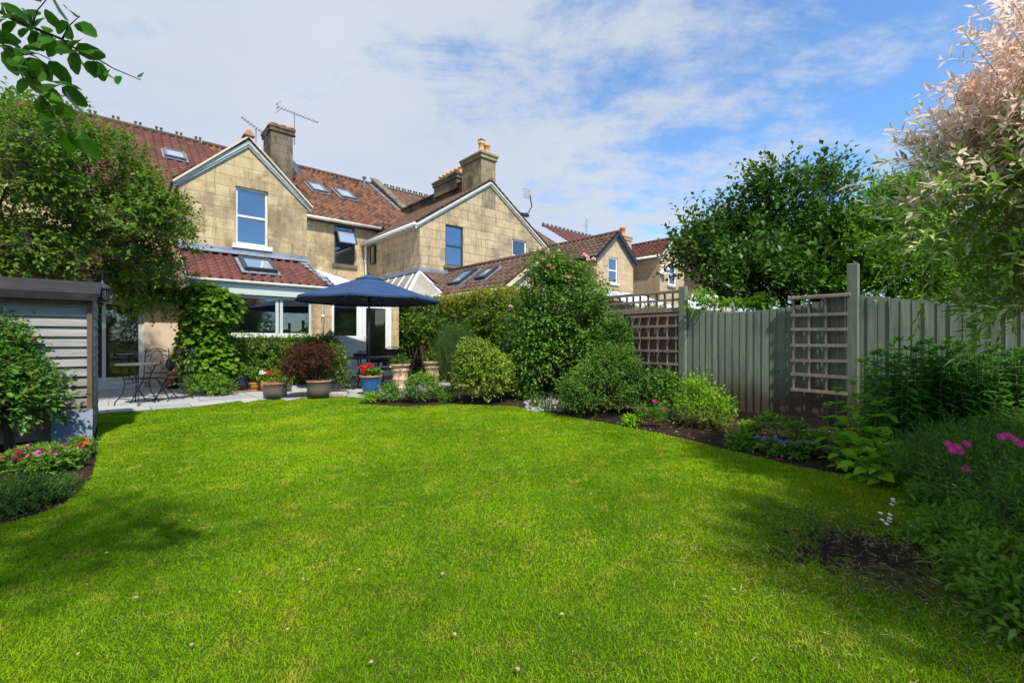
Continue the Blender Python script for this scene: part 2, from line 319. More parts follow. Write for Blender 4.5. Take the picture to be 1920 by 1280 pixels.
# ---------------------------------------------------------------- leaves
def unit(a): return a/np.maximum(np.linalg.norm(a, axis=-1, keepdims=True), 1e-9)
def leafgeo(P, D, Nn, L, Wd, shape='fold', rng=RNG, curl=.1):
    n = len(P); D = unit(D); Nn = unit(Nn-D*np.sum(D*Nn, 1, keepdims=True)); S = np.cross(D, Nn)
    L = (L*np.ones(n))[:, None]; Wd = (Wd*np.ones(n))[:, None]
    if shape == 'fold':
        vs = [P, P+D*L*.42+S*Wd*.5+Nn*Wd*.14, P+D*L-Nn*L*curl, P+D*L*.42-S*Wd*.5+Nn*Wd*.14]; tr = [(0, 1, 2), (0, 2, 3)]
    elif shape == 'blade':
        vs = [P-S*Wd*.5, P+S*Wd*.5, P+D*L*.55+S*Wd*.4, P+D*L*.55-S*Wd*.4, P+D*L-Nn*L*curl*3]; tr = [(0, 1, 2), (0, 2, 3), (3, 2, 4)]
    elif shape == 'round':
        a = [(.0, 0), (.12, .34), (.42, .5), (.75, .38), (.97, .1), (.97, -.1), (.75, -.38), (.42, -.5), (.12, -.34)]
        vs = [P+D*L*t+S*Wd*w+Nn*(abs(w)*Wd*.25-L*curl*t*t) for t, w in a]+[P+D*L*.45-Nn*L*curl*.2]; tr = [(i, (i+1) % 9, 9) for i in range(9)]
    else:   # oval, pointed
        a = [(0, 0), (.2, .36), (.5, .5), (.8, .26), (1, 0), (.8, -.26), (.5, -.5), (.2, -.36)]
        vs = [P+D*L*t+S*Wd*w+Nn*(abs(w)*Wd*.35-L*curl*t*t) for t, w in a]+[P+D*L*.5-Nn*L*curl*.25]; tr = [(i, (i+1) % 8, 8) for i in range(8)]
    k = len(vs); Vv = np.stack(vs, 1).reshape(-1, 3); T = (np.array(tr)[None]+(np.arange(n)*k)[:, None, None]).reshape(-1, 3)
    return Vv, T
def merge(gs):
    Vs, Ts, k = [], [], 0
    for v, t in gs: Vs.append(v); Ts.append(t+k); k += len(v)
    return np.concatenate(Vs), np.concatenate(Ts)
def sticks(A, B, r):
    d = unit(B-A); x = unit(np.cross(d, np.array([.3, .5, .81]))); y = np.cross(d, x); vs = []
    for C, q in ((A, 1.), (B, .45)):
        for j in range(3):
            t = 2.094*j; vs.append(C+(x*math.cos(t)+y*math.sin(t))*(r*q))
    n = len(A); T = [(0, 1, 4), (0, 4, 3), (1, 2, 5), (1, 5, 4), (2, 0, 3), (2, 3, 5)]
    return np.stack(vs, 1).reshape(-1, 3), (np.array(T)[None]+(np.arange(n)*6)[:, None, None]).reshape(-1, 3)
def lump(p, f, s=0):
    x, y, z = p[:, 0]*f, p[:, 1]*f, p[:, 2]*f
    return (np.sin(x*1.7+y*2.3+s)+np.sin(y*1.9-z*2.1+s*2.1)+np.sin(z*2.7+x*1.1+s*.7)+.6*np.sin(x*4.3-y*3.1+z*3.7+s))/3.6
def foliage(blobs, n, m, L, Wd, tl=.25, shape='fold', up=.35, out=.8, jit=.5, droop=.15, shell=.55, cull=-.45, fr=2.2, seed=1, curl=.1, flat=.0, low=-.6, spread=.8, rag=.16):
    """twigs that start in the outer part of each blob, carrying leaves; returns leaf mesh, twig mesh"""
    rng = np.random.default_rng(seed); B = np.array([b[:6] for b in blobs], float); w = (B[:, 3]*B[:, 4]*B[:, 5])**.66; idx = rng.choice(len(B), n, p=w/w.sum())
    B[:, 3:6] = np.maximum(B[:, 3:6]-.55*tl*min(1, out), B[:, 3:6]*.35)
    d = unit(rng.normal(size=(n, 3))); bad = d[:, 2] < low; d[bad, 2] *= -1
    r = 1-rng.random(n)**1.6*shell
    c = B[idx, :3]; R = B[idx, 3:6]; r = r*(1+rag*lump(d*R*2.2+c, 1.5, seed)*1.8)
    p = c+d*R*r[:, None]
    keep = (lump(p, fr, seed*1.3) > cull) & (p[:, 2] > .02); p = p[keep]; d = d[keep]; R = R[keep]; n = len(p)
    t = unit(unit(d/R)*out+np.array([0, 0, up])+rng.normal(size=(n, 3))*jit)
    tls = tl*(.6+.8*rng.random(n))
    P, D, Nn = [], [], []
    x = unit(np.cross(t, rng.normal(size=(n, 3)))); y = np.cross(t, x)
    for k in range(m):
        s = (k+.6)/m; ang = k*2.4+rng.random(n)*.8; rd = x*np.cos(ang)[:, None]+y*np.sin(ang)[:, None]
        P.append(p+t*(tls*s)[:, None]-np.array([0, 0, 1])*(droop*tls*s*s)[:, None])
        D.append(unit(t*(.45+.3*s)+rd*spread*(1.05-.4*s)+np.array([0, 0, -droop])+rng.normal(size=(n, 3))*.15))
        Nn.append(unit(np.array([0, 0, 1.])*(1+flat*3)+unit(d)*.5+rng.normal(size=(n, 3))*.45))
    P, D, Nn = map(np.concatenate, (P, D, Nn)); k = len(P); sz = .65+.6*rng.random(k)
    return leafgeo(P, D, Nn, L*sz, Wd*sz, shape, rng, curl), sticks(p-t*(tls*.5)[:, None], p+t*(tls*.95)[:, None]-np.array([0, 0, 1])*(droop*tls*.9)[:, None], .0012+.0034*tl)
def puff(C, k, L, Wd, rad_=.0, upb=.2, shape='fold', seed=3, hemi=True):
    rng = np.random.default_rng(seed); C = np.repeat(np.array(C, float), k, 0); d = unit(rng.normal(size=(len(C), 3)))
    if hemi: d[:, 2] = np.abs(d[:, 2])*.9-.15
    d = unit(d); nn = unit(rng.normal(size=(len(C), 3)))
    return leafgeo(C+d*rad_*(.5+.5*rng.random((len(C), 1))), unit(d+nn*.5), d+nn*.3, L, Wd, shape)
def daisy(C, Nrm, k, L, Wd, tilt=.15, shape='oval', seed=4):
    rng = np.random.default_rng(seed); n = len(C); C = np.repeat(np.array(C, float), k, 0); Nn = np.repeat(unit(np.array(Nrm, float)), k, 0)
    x = unit(np.cross(Nn, np.array([.31, .77, .1]))); y = np.cross(Nn, x); a = np.tile(np.arange(k)*2*math.pi/k, n)+np.repeat(rng.random(n)*6, k)
    D = x*np.cos(a)[:, None]+y*np.sin(a)[:, None]+Nn*tilt
    return leafgeo(C, D, Nn, L, Wd, shape)
def limbs(mb, base, tips, r0, n=7, bend=.15, rng=random):
    base = Vector(base)
    for tp in tips:
        tp = Vector(tp); pts = []; L = (tp-base).length; off = Vector((rng.uniform(-1, 1), rng.uniform(-1, 1), 0))*bend*L
        for i in range(n+1):
            s = i/n; pts.append(base.lerp(tp, s)+off*math.sin(math.pi*s)*.6+Vector((rng.uniform(-1, 1), rng.uniform(-1, 1), rng.uniform(-1, 1)))*.02*L*(0 < i < n)+Z*.12*L*math.sin(math.pi*s))
        mb.tube(pts, [r0*(1-.8*i/n) for i in range(n+1)], 6)
def plant(name, label, cat, base, blobs, n, m, L, Wd, mat, stem=None, trunk=None, tmat=None, group=None, cn='foliage', fm=None, **kw):
    base = Vector(base); t = thing(name, label, cat, base, group)
    lf, st = foliage(blobs, n, m, L, Wd, **kw)
    npmesh(cn, lf[0], lf[1], mat, t)
    mb = MB()
    sv, stt = st; mb2 = npmesh('twigs', sv, stt, stem or M['twiggreen'], t)
    if trunk:
        limbs(mb, base, [Vector(x) for x in (trunk[1] if len(trunk) > 1 else [q[:3] for q in blobs])], trunk[0])
        mb.build('trunk' if cn == 'crown' else 'stem', tmat or M['bark'], t, smooth=True)
    if fm:
        for nm, g, mm in fm: npmesh(nm, g[0], g[1], mm, t)
    return t
# ================================================================ SETTING
def groundmat(name, c1, c2, c3, sc=3, bs=60, rough=.95):
    m, t, b, _ = newmat(name); n = noise(t, sc, 8, .65); c = mixc(t, ramp(t, n, .35, .65), c1, c2)
    n2 = noise(t, bs, 5, .7); c = mixc(t, ramp(t, n2, .45, .7, 0, .7), c, c3); t.links.new(c, b.inputs['Base Color'])
    b.inputs['Roughness'].default_value = rough; b.inputs['Specular IOR Level'].default_value = .15; bump(t, b, n2, .8, .03); return m
M['earth'] = groundmat('earth', (.030, .019, .013), (.052, .034, .023), (.018, .012, .009))
M['lawn'] = groundmat('lawn_turf', (.050, .095, .004), (.085, .14, .006), (.022, .045, .003), 2.3, 60)  # turf colour darkened to stand in for shade between the blades
M['far'] = groundmat('far_ground', (.05, .08, .02), (.08, .10, .03), (.03, .05, .015), .5, 20)
def flat(name, pts, z, m, kind='structure', uv=False):
    pts = [Vector((p[0], p[1], z)) for p in pts]; tr = geometry.tessellate_polygon([pts])
    o = MB().add(pts, tr).build(name, m, None, uv=uv)
    if o.data.polygons[0].normal.z < 0: o.data.flip_normals()
    return tag(o, kind=kind)
R0 = 400
flat('ground', [(-R0, -R0), (R0, -R0), (R0, R0), (-R0, R0)], -.012, M['far'])
bedR = [G(670, 757), G(760, 763), G(850, 758), G(960, 762), G(1000, 768), G(1080, 784), G(1150, 796), G(1200, 806), G(1280, 823), G(1360, 843), G(1440, 862), G(1500, 876), G(1580, 890), G(1660, 893), G(1740, 915), G(1775, 965), G(1840, 1040), G(1930, 1140), G(2030, 1220)]
fl = 5.9
gardensoil = [H(-9, -2), H(fl, -2), H(fl, -24), H(-9, -24)]
flat('garden_soil', gardensoil, -.006, M['earth'])
patioE = [H(-4.5, -4.45), H(-1.4, -4.5), H(-.1, -4.62), G(430, 755), G(450, 752), G(458, 756), G(487, 750.5), G(524, 748), G(538, 752), G(570, 746.5), G(610, 746), G(660, 744.5), G(690, 748), H(3.6, -5.2), H(fl, -5.0)]
m, t_, b_, _ = newmat('stone_paving'); tc = N(t_, 'ShaderNodeTexCoord')
br = N(t_, 'ShaderNodeTexBrick', i_Scale=1, i_Mortar_Size=.008, i_Mortar_Smooth=.2, i_Brick_Width=.92, i_Row_Height=.58, i_Bias=0); br.offset = .37; br.squash = .6; br.squash_frequency = 2
br.inputs['Color1'].default_value = (.30, .31, .31, 1); br.inputs['Color2'].default_value = (.44, .44, .42, 1); br.inputs['Mortar'].default_value = (.12, .12, .11, 1)
t_.links.new(tc.outputs['UV'], br.inputs['Vector']); n_ = noise(t_, 3, 7, .65)
t_.links.new(mixc(t_, ramp(t_, n_, .45, .75, 0, .45), br.outputs['Color'], (.22, .23, .22)), b_.inputs['Base Color']); b_.inputs['Roughness'].default_value = .8
bump(t_, b_, noise(t_, 25, 5, .6), .25, .004); M['paving'] = m
pp = [Vector((p[0], p[1], 0)) for p in patioE]+[H(fl, -1.0), H(fl, .5), H(-4.5, .5)]
mb = MB(); tr = geometry.tessellate_polygon([pp]); mb.add([p+Z*.018 for p in pp], tr)
for i in range(len(patioE)-1): a, b = pp[i], pp[i+1]; mb.add([a-Z*.02, b-Z*.02, b+Z*.018, a+Z*.018], [(0, 1, 2, 3)])
o = mb.build('patio', M['paving'], None, uv=True); tag(o, kind='structure')
# lawn outline: left bed edge, patio edge, right bed edge, behind the camera
bedL = [H(-2.2, -10.6), G(0, 984), G(40, 975), G(80, 962), G(120, 945), G(150, 922), G(172, 896), G(180, 868), G(184, 838), G(183, 800)]
lawn = bedL+[Vector(p) for p in patioE[1:13]]+bedR+[Vector((2.35, 1.4, 0)), Vector((2.8, .3, 0)), Vector((3.2, -1.5, 0)), Vector((-4, -1.5, 0)), Vector((-4.2, 1.8, 0))]
lawn = [(p[0], p[1]) for p in lawn]
_m = M['lawn'].node_tree; _b = [n for n in _m.nodes if n.type == 'BSDF_PRINCIPLED'][0]; _c = _b.inputs['Base Color'].links[0].from_socket; _g = N(_m, 'ShaderNodeNewGeometry')
_d = N(_m, 'ShaderNodeVectorMath', operation='DISTANCE'); _m.links.new(_g.outputs['Position'], _d.inputs[0]); _d.inputs[1].default_value = tuple(G(1625, 1035))
_a = N(_m, 'ShaderNodeMath', operation='MULTIPLY_ADD'); _m.links.new(noise(_m, 4, 5, .65), _a.inputs[0]); _a.inputs[1].default_value = 1.1; _m.links.new(_d.outputs['Value'], _a.inputs[2])
_m.links.new(mixc(_m, ramp(_m, _a.outputs[0], .62, .98, 1, 0), _c, (.055, .036, .024)), _b.inputs['Base Color'])
flat('lawn', lawn, .002, M['lawn'])
def inside(P, poly):
    x, y = P[:, 0], P[:, 1]; r = np.zeros(len(P), bool); j = len(poly)-1
    for i in range(len(poly)):
        xi, yi = poly[i]; xj, yj = poly[j]
        r ^= ((yi > y) != (yj > y)) & (x < (xj-xi)*(y-yi)/((yj-yi) if yj != yi else 1e-9)+xi); j = i
    return r
def sdist(P, poly):
    q = np.array(poly+[poly[0]], float); d = np.full(len(P), 9.)
    for i in range(len(poly)):
        a = q[i]; e = q[i+1]-a; s = np.clip(((P-a)@e)/max(e@e, 1e-9), 0, 1); d = np.minimum(d, np.linalg.norm(P-a-s[:, None]*e, axis=1))
    return d
bare = np.array(G(1625, 1035))[:2]
def grass():
    rng = np.random.default_rng(5); gs = []
    for y0, y1, dens, ln, wd in ((1.2, 2.3, 28000, .021, .003), (2.3, 3.6, 17000, .021, .0042), (3.6, 5.2, 12000, .021, .0065), (5.2, 7.2, 7500, .022, .0095), (7.2, 9.6, 4500, .022, .013), (-.6, 1.2, 500, .03, .006)):
        x0, x1 = -1.25*y1-.5, 1.2*y1+.5; n = int((x1-x0)*(y1-y0)*dens)
        P = np.stack([rng.uniform(x0, x1, n), rng.uniform(y0, y1, n)], 1); P = P[inside(P, lawn)]
        sd = sdist(P, lawn); shabby = np.exp(-(((P-bare)@np.array([.78, .62]))**2/.10+((P-bare)@np.array([-.62, .78]))**2/.045))
        far = np.exp(-(((P-(1.9, 2.3))**2).sum(1))/1.1)
        p3 = np.c_[P, np.zeros(len(P))]; ns = lump(p3, 3.1, 1)+.7*lump(p3, 9, 2)
        P = P[rng.random(len(P)) > shabby*1.35*(1+.5*ns)+far*.45*(1+ns)]; n = len(P); p3 = np.c_[P, np.full(n, .0)]
        tuft = .5+.5*lump(p3, 9, 3)+.35*lump(p3, 23, 4); lean = unit(np.stack([np.sin(P[:, 0]*5+P[:, 1]*3), np.cos(P[:, 1]*6-P[:, 0]*4), np.zeros(n)], 1))
        D = unit(np.array([0, 0, 1.])+rng.normal(size=(n, 3))*[.75, .75, .1]+lean*.22); Nn = rng.normal(size=(n, 3))
        gs.append(leafgeo(p3, D, Nn, ln*(.45+.8*rng.random(n))*(.75+.5*tuft), wd*(.7+.6*rng.random(n)), 'blade', rng, .09))
    return merge(gs)
def grassmat():
    m = bpy.data.materials.new('grass_blades'); m.use_nodes = True; t = m.node_tree; t.nodes.clear(); L = t.links.new
    out = N(t, 'ShaderNodeOutputMaterial'); gi = N(t, 'ShaderNodeNewGeometry'); r = gi.outputs['Random Per Island']
    c = mixc(t, r, (.125, .30, .003), (.33, .57, .005)); c = mixc(t, ramp(t, r, .955, .965), c, (.46, .36, .12))
    n = noise(t, 1.3, 5, .6); c = mixc(t, ramp(t, n, .42, .68, 0, .65), c, (.47, .57, .008))
    n2 = noise(t, .55, 4, .6); c = mixc(t, ramp(t, n2, .40, .62, .55, 0), c, (.06, .19, .001))
    n3 = noise(t, 5.5, 3, .5); c = mixc(t, ramp(t, n3, .52, .72, 0, .55), c, (.56, .50, .07))
    n4 = noise(t, 9, 4, .6); c = mixc(t, ramp(t, n4, .60, .74, 0, .6), c, (.40, .26, .09))
    d = N(t, 'ShaderNodeBsdfDiffuse'); L(c, d.inputs[0]); tr = N(t, 'ShaderNodeBsdfTranslucent'); L(mixc(t, 1, c, (1.25, 1.3, .5), 'MULTIPLY'), tr.inputs[0])
    a = N(t, 'ShaderNodeMixShader'); a.inputs[0].default_value = .4; L(d.outputs[0], a.inputs[1]); L(tr.outputs[0], a.inputs[2])
    g = N(t, 'ShaderNodeBsdfGlossy', i_Roughness=.6); b = N(t, 'ShaderNodeMixShader'); b.inputs[0].default_value = .006
    L(a.outputs[0], b.inputs[1]); L(g.outputs[0], b.inputs[2]); L(b.outputs[0], out.inputs[0]); return m
v_, t2 = grass(); o = npmesh('grass', v_, t2, grassmat()); tag(o, 'short bright green mown grass covering the lawn', 'grass', kind='stuff')
# ================================================================ BUILDINGS
def wall(name, P0, D, Nout, outer, holes, thick, m, parent):
    """upright wall sheet with real openings; outer / holes are lists of (s, z)"""
    loops = [outer]+holes; P3 = [[P0+D*s+Z*z for s, z in lp] for lp in loops]
    tr = geometry.tessellate_polygon([[Vector((s, z, 0)) for s, z in lp] for lp in loops]); fl_ = [p for lp in P3 for p in lp]; k = len(fl_)
    mb = MB(); mb.add(fl_+[p-Nout*thick for p in fl_], [tuple(t) for t in tr]+[tuple(i+k for i in t[::-1]) for t in tr]); b = 0
    for lp in P3:
        n = len(lp)
        for i in range(n): mb.f.append((b+i, b+(i+1) % n, b+(i+1) % n+k, b+i+k))
        b += n
    return mb.build(name, m, parent, uv=True)
def rect(s0, s1, z0, z1): return [(s0, z0), (s1, z0), (s1, z1), (s0, z1)]
def window(P0, D, Nout, s0, s1, z0, z1, parent, fm, gm, deep=.12, fw=.055, sash=True, mull=(), sill=None, sillm=None, reveal=None):
    """a framed window set back in its opening"""
    Bk = P0-Nout*deep; mb = MB()
    def bb(mb, a, b, c, d, t0, t1): mb.box8([Bk+D*x+Z*z+Nout*y for z in (c, d) for x, y in ((a, t0), (b, t0), (b, t1), (a, t1))])
    bb(mb, s0, s0+fw, z0, z1, 0, .05); bb(mb, s1-fw, s1, z0, z1, 0, .05); bb(mb, s0+fw, s1-fw, z0, z0+fw, 0, .05); bb(mb, s0+fw, s1-fw, z1-fw, z1, 0, .05)
    if sash: zm = (z0+z1)/2; bb(mb, s0+fw, s1-fw, zm-.03, zm+.03, .0, .056)
    for q in mull: bb(mb, q-fw*.6, q+fw*.6, z0+fw, z1-fw, 0, .053)
    w = mb.build('window', fm, parent)
    g = MB(); bb(g, s0+fw*.8, s1-fw*.8, z0+fw*.8, z1-fw*.8, .012, .022); g.build('pane', gm, w)
    if sill:
        s = MB(); s.box8([P0+D*x+Z*z+Nout*y for z in (z0-sill, z0-.002) for x, y in ((s0-.09, -.1), (s1+.09, -.1), (s1+.09, .09), (s0-.09, .09))]); s.build('sill', sillm or M['sill'], w)
    return w
def roof(name, P0, D, S, lu, lv, tw, th, amp, m, parent, clip=None, lip=.034, holes=()):
    """tiled slope: P0 lower corner, D along the eave, S up the slope (unit)"""
    n = D.cross(S).normalized(); n = n if n.z > 0 else -n; nt_ = max(1, round(lu/tw)); tw = lu/nt_; nr = max(1, math.ceil(lv/th)); Vv, T, tint = [], [], []; q = 6
    rg = random.Random(hash(name+m.name) % 9999 if False else len(name)*7+nt_)
    prof = [amp*math.cos(2*math.pi*i/q)+(amp*.5*math.cos(4*math.pi*i/q)) for i in range(q)]
    for j in range(nr):
        t0 = j*th; t1 = min(lv, (j+1)*th+.03)
        jit = [rg.uniform(-.006, .006) for _ in range(nt_)]
        for i in range(nt_):
            sc, tc_ = (i+.5)*tw, (t0+t1)/2
            if clip and not clip(sc, tc_): continue
            if any(a < sc < b and c < tc_ < d for a, b, c, d in holes): continue
            k = len(Vv); r_ = rg.random()
            for h_, tt in ((-.01, t0-.001), (lip, t0+jit[i]), (0.0, t1)):
                for e in range(q+1): Vv.append(P0+D*(i*tw+tw*e/q)+S*tt+n*(prof[e % q]+h_))
            for rr in (0, 1):
                for e in range(q): a = k+rr*(q+1)+e; T.append((a, a+1, a+q+2, a+q+1)); tint.append(r_)
    o = npmesh(name, [tuple(v) for v in Vv], T, m, parent, smooth=False); at = o.data.attributes.new('tint', 'FLOAT', 'FACE'); at.data.foreach_set('value', tint)
    return o
def deck(P0, D, S, lu, lv, th, m, parent, name='roof_deck'):      # the solid slab under the tiles
    n = D.cross(S).normalized(); n = n if n.z > 0 else -n
    return MB().box8([p+n*h for h in (-th, -.03) for p in (P0, P0+D*lu, P0+D*lu+S*lv, P0+S*lv)]).build(name, m, parent)
def skylight(c, D, S, w, h, parent, on):
    n = D.cross(S).normalized(); n = n if n.z > 0 else -n; R = Matrix((D, S, n)).transposed(); mb = MB()
    for x in (-1, 1): mb.box(c+D*x*(w/2-.04)+n*.09, .08, h, .15, R); mb.box(c+S*x*(h/2-.04)+n*.091, w-.16, .08, .148, R)
    s = mb.build('skylight', on, parent); MB().box(c+n*.125, w-.15, h-.15, .02, R).build('pane', M['glass_vel'], s)
    MB().box(c+n*.05, w+.14, h+.18, .03, R).build('flashing', M['lead'], s)
def slope_skylight(pts, P0, D, S, parent, on=None):
    n = D.cross(S).normalized(); q = [on_plane(x, y, P0, n) for x, y in pts]; c = sum(q, Vector())/len(q); ds = [(p-c).dot(D) for p in q]; ss = [(p-c).dot(S) for p in q]
    skylight(c, D, S, (sum(x for x in ds if x > 0)-sum(x for x in ds if x < 0))/2, (sum(x for x in ss if x > 0)-sum(x for x in ss if x < 0))/2, parent, on or M['anth'])
def pots(parent, pts, z, h, r, m):
    for p in pts: MB().lathe((p[0], p[1], z), [(r*1.1, -.02), (r*1.05, h*.12), (r*.8, h*.2), (r*.78, h*.72), (r*.98, h*.78), (r, h*.86), (r*.86, h*.9), (r*.9, h), (r*.62, h), (r*.62, h*.5)], 14).build('chimney_pot', m, parent, smooth=True)
def stack(a0, a1, b0, b1, z0, z1, parent, m, cap=.07, steps=((.0, .16), (.45, .6)), caph=.14):
    mb = MB().hb(a0, a1, b0, b1, z0, z1); e = cap
    mb.hb(a0-e, a1+e, b0-e, b1+e, z1-.02-caph, z1); mb.hb(a0-e*1.7, a1+e*1.7, b0-e*1.7, b1+e*1.7, z1-.001, z1+.07)
    mb.hb(a0-e*.4, a1+e*.4, b0-e*.4, b1+e*.4, z1+.07, z1+.13); return mb.build('chimney', m, parent, uv=True)
def barge(parent, m, a0, z0, am, zm, a1, z1, b, w=.2, t=.05):
    for (x0, y0, x1, y1) in ((a0, z0, am, zm), (am, zm, a1, z1)):
        mb = MB(); mb.prism([H(x0, b, y0), H(x1, b, y1), H(x1, b, y1-w), H(x0, b, y0-w)], -V*t)
        mb.prism([H(x0, b-t, y0+.012), H(x1, b-t, y1+.012), H(x1, b-t, y1-w*.35), H(x0, b-t, y0-w*.35)], -V*.03); mb.build('bargeboard', m, parent)
def gable(parent, a0, a1, b0, b1, ze, zr, am, sm, tm, bm, b_holes=(), oa=.13, ob=.13, tw=.24, th=.26, amp=.02, rightm=None, left_holes=(), z0=0, bw=.2, lean=()):
    """gabled wing pointing at the gardens (front wall on b0)"""
    wall('wall', H(0, b0), U, -V, [(a0, z0), (a1, z0), (a1, ze), (am, zr), (a0, ze)], [rect(*h) for h in b_holes], .3, sm, parent)
    wall('wall', H(a0, 0), V, -U, [(b0+.301, z0), (b1, z0), (b1, ze), (b0+.301, ze)], [rect(*h) for h in left_holes], .3, sm, parent)
    wall('wall', H(a1, 0), V, U, [(b0+.301, z0), (b1, z0), (b1, ze), (b0+.301, ze)], [], .3, sm, parent)
    for s, (ea, mm) in ((1, (a0, tm)), (-1, (a1, rightm or tm))):
        run = abs(am-ea); sl_ = (zr-ze)/run; Sv = (U*s+Z*sl_).normalized(); L = (run+oa)*math.sqrt(1+sl_*sl_)
        P0 = H(ea-s*oa, b0-ob, ze-oa*sl_+.06); deck(P0, V, Sv, b1-b0+ob, L, .1, M['anth'] if bm is M['bluegrey'] else M['gutter'], parent)
        roof('roof', P0+Sv*.0, V, Sv, b1-b0+ob, L, tw, th, amp, mm, parent)
    slL = (zr-ze)/(am-a0); slR = (zr-ze)/(a1-am)
    barge(parent, bm, a0-oa, ze-oa*slL+.02, am, zr+.02, a1+oa, ze-oa*slR+.02, b0-.004, bw)
    MB().tube([H(am, b0-ob, zr+.08), H(am, b1, zr+.08)], .09, 8).build('ridge_tiles', tm, parent, smooth=True)
def gutter(parent, p, q, m, r=.06):
    MB().tube([p, q], r, 8).build('gutter', m, parent, smooth=True)
def pipe(parent, pts, m, r=.036):
    mb = MB().tube(pts, r, 8)
    for k in (.25, .6, .92): p = Vector(pts[-2]).lerp(Vector(pts[-1]), k); mb.tube([p-Z*.04, p+Z*.04], r*1.35, 8)
    mb.build('drainpipe', m, parent, smooth=True)
def crest(parent, a0, a1, b, z, step=.30, m=None):
    mb = MB(); mb.tube([H(a0, b, z-.02), H(a1, b, z-.02)], .10, 8); a = a0+.1; k = 0
    while a < a1:
        for d in (-.08, .08): mb.hb(a+d-.035, a+d+.035, b-.03, b+.03, z, z+.17); mb.hb(a+d-.05, a+d+.05, b-.045, b+.045, z+.15, z+.21)
        a += step*2
    mb.build('ridge_crest', m or M['stackdark'], parent)
GB, GZ, RB, RZ = 4.35, 6.17, 11.1, 10.45                      # eave and ridge of the long main roof
MS = (V*(RB-GB)+Z*(RZ-GZ)).normalized(); ML = math.hypot(RB-GB, RZ-GZ)
def mainroof(parent, a0, a1, m, tw=.25, th=.30, amp=.022, name='main_roof', holes=()):
    P0 = H(a0, GB, GZ); roof(name, P0, U, MS, a1-a0, ML, tw, th, amp, m, parent); deck(P0, U, MS, a1-a0, ML, .12, M['stackdark'], parent)
    Sb = (V*-(RB-GB)+Z*(RZ-GZ)).normalized(); deck(H(a0, RB+RB-GB, GZ), U, Sb, a1-a0, ML, .12, m, parent)
# ---- house A: the near house
A = thing('stone_house', 'near honey stone house with grey gable, tiled garden room and glazed door behind the patio', 'house', H(0, 0), None)
apx = (1.55, 6.74)
gable(A, 0, 3.12, 0, 7.5, 5.33, 6.74, 1.55, M['stone'], M['tile_red'], M['barge'], b_holes=[(1.25, 2.06, 3.86, 5.46)], oa=.12, ob=.08, rightm=M['tile_old'], bw=.16)
window(H(0, 0), U, -V, 1.25, 2.06, 3.86, 5.46, A, M['sill'], M['glass_sky'], deep=.13, fw=.06, sill=.13)
mb = MB()
for s, e in ((0, -.14), (3.12, 3.26)): mb.bar(H(e, -.07, 5.33-.11), H(1.55, -.07, 6.87), .14, .045)
mb.build('verge', M['cream'], A)
MB().prism([H(1.41, -.18, 6.88), H(1.69, -.18, 6.88), H(1.60, -.18, 7.02), H(1.50, -.18, 7.02)], V*.35).lathe(H(1.55, -.05, 7.01), [(.03, 0), (.045, .04), (.02, .08), (.0, .11)], 8).build('finial', M['terra'], A)
# main block
def mwx(px, b): k = (px-960)/F; y0 = O.y+b*V.y; x0 = O.x+b*V.x; return (k*y0-x0)/(U.x-k*U.y)
wa0, wa1 = mwx(627, 4.6), mwx(665, 4.6)
wall('wall', H(0, 4.6), U, -V, [(3.13, 0), (10.3, 0), (10.3, 6.3), (3.13, 6.3)], [rect(wa0, wa1, 4.38, 6.03)], .3, M['stone'], A)
wall('wall', H(0, 4.62), U, -V, [(-4, 0), (-.01, 0), (-.01, 6.3), (-4, 6.3)], [], .3, M['stone'], A)
w = window(H(0, 4.6), U, -V, wa0, wa1, 4.38, 6.03, A, M['anth'], M['glass_dark'], deep=.1, fw=.06, mull=(), sash=True, sill=.12, sillm=M['stack'])
mb = MB(); c0 = H(0, 4.5); zt, zb = 5.80, 5.22
for s0, s1, zz0, zz1 in ((wa0+.05, wa1-.05, 0, .06), (wa0+.05, wa1-.05, .94, 1)):
    mb.bar(H(s0, 4.5-.32*(1-(zz0+zz1)/2), zb+(zt-zb)*(zz0+zz1)/2), H(s1, 4.5-.32*(1-(zz0+zz1)/2), zb+(zt-zb)*(zz0+zz1)/2), .05, .05)
for s0 in (wa0+.07, wa1-.07): mb.bar(H(s0, 4.5-.32, zb), H(s0, 4.5, zt), .05, .05)
tv = mb.build('open_sash', M['anth'], w); MB().prism([H(wa0+.1, 4.19, zb+.03), H(wa1-.1, 4.19, zb+.03), H(wa1-.1, 4.49, zt-.03), H(wa0+.1, 4.49, zt-.03)], V*.01).build('sash_pane', M['glass_vel'], w)
mainroof(A, -4, 2.0, M['tile_red'], .3, .36, .042); mainroof(A, 2.001, 10.15, M['tile_old'], .25, .33, .045)
crest(A, -3.5, 1.75, RB, RZ+.05, .36); MB().tube([H(1.8, RB, RZ+.04), H(10.2, RB, RZ+.04)], .11, 8).build('ridge_tiles', M['stackdark'], A, smooth=True)
for q in ([(303, 283), (342, 291), (352, 304), (313, 300)],): slope_skylight(q, H(0, GB, GZ), U, MS, A, M['steel'])
for q in ([(572, 344), (600, 351), (617, 366), (588, 361)], [(624, 356), (652, 363), (668, 377), (640, 374)]): slope_skylight(q, H(0, GB, GZ), U, MS, A, M['steel'])
gutter(A, H(3.3, GB-.02, GZ-.05), H(mwx(714, GB), GB-.02, GZ-.05), M['gutter'], .075)
mb = MB()
mb.hb(3.3, 8.2, 4.5, 4.59, GZ-.15, GZ-.07)
for i in range(12): mb.hb(3.5+i*.4, 3.56+i*.4, GB+.02, 4.58, GZ-.16, GZ-.06)
mb.build('rafter_ends', M['stackdark'], A)
ca, cb_ = mwx(508, 7.4), 7.4; ca1 = mwx(549, 7.4)
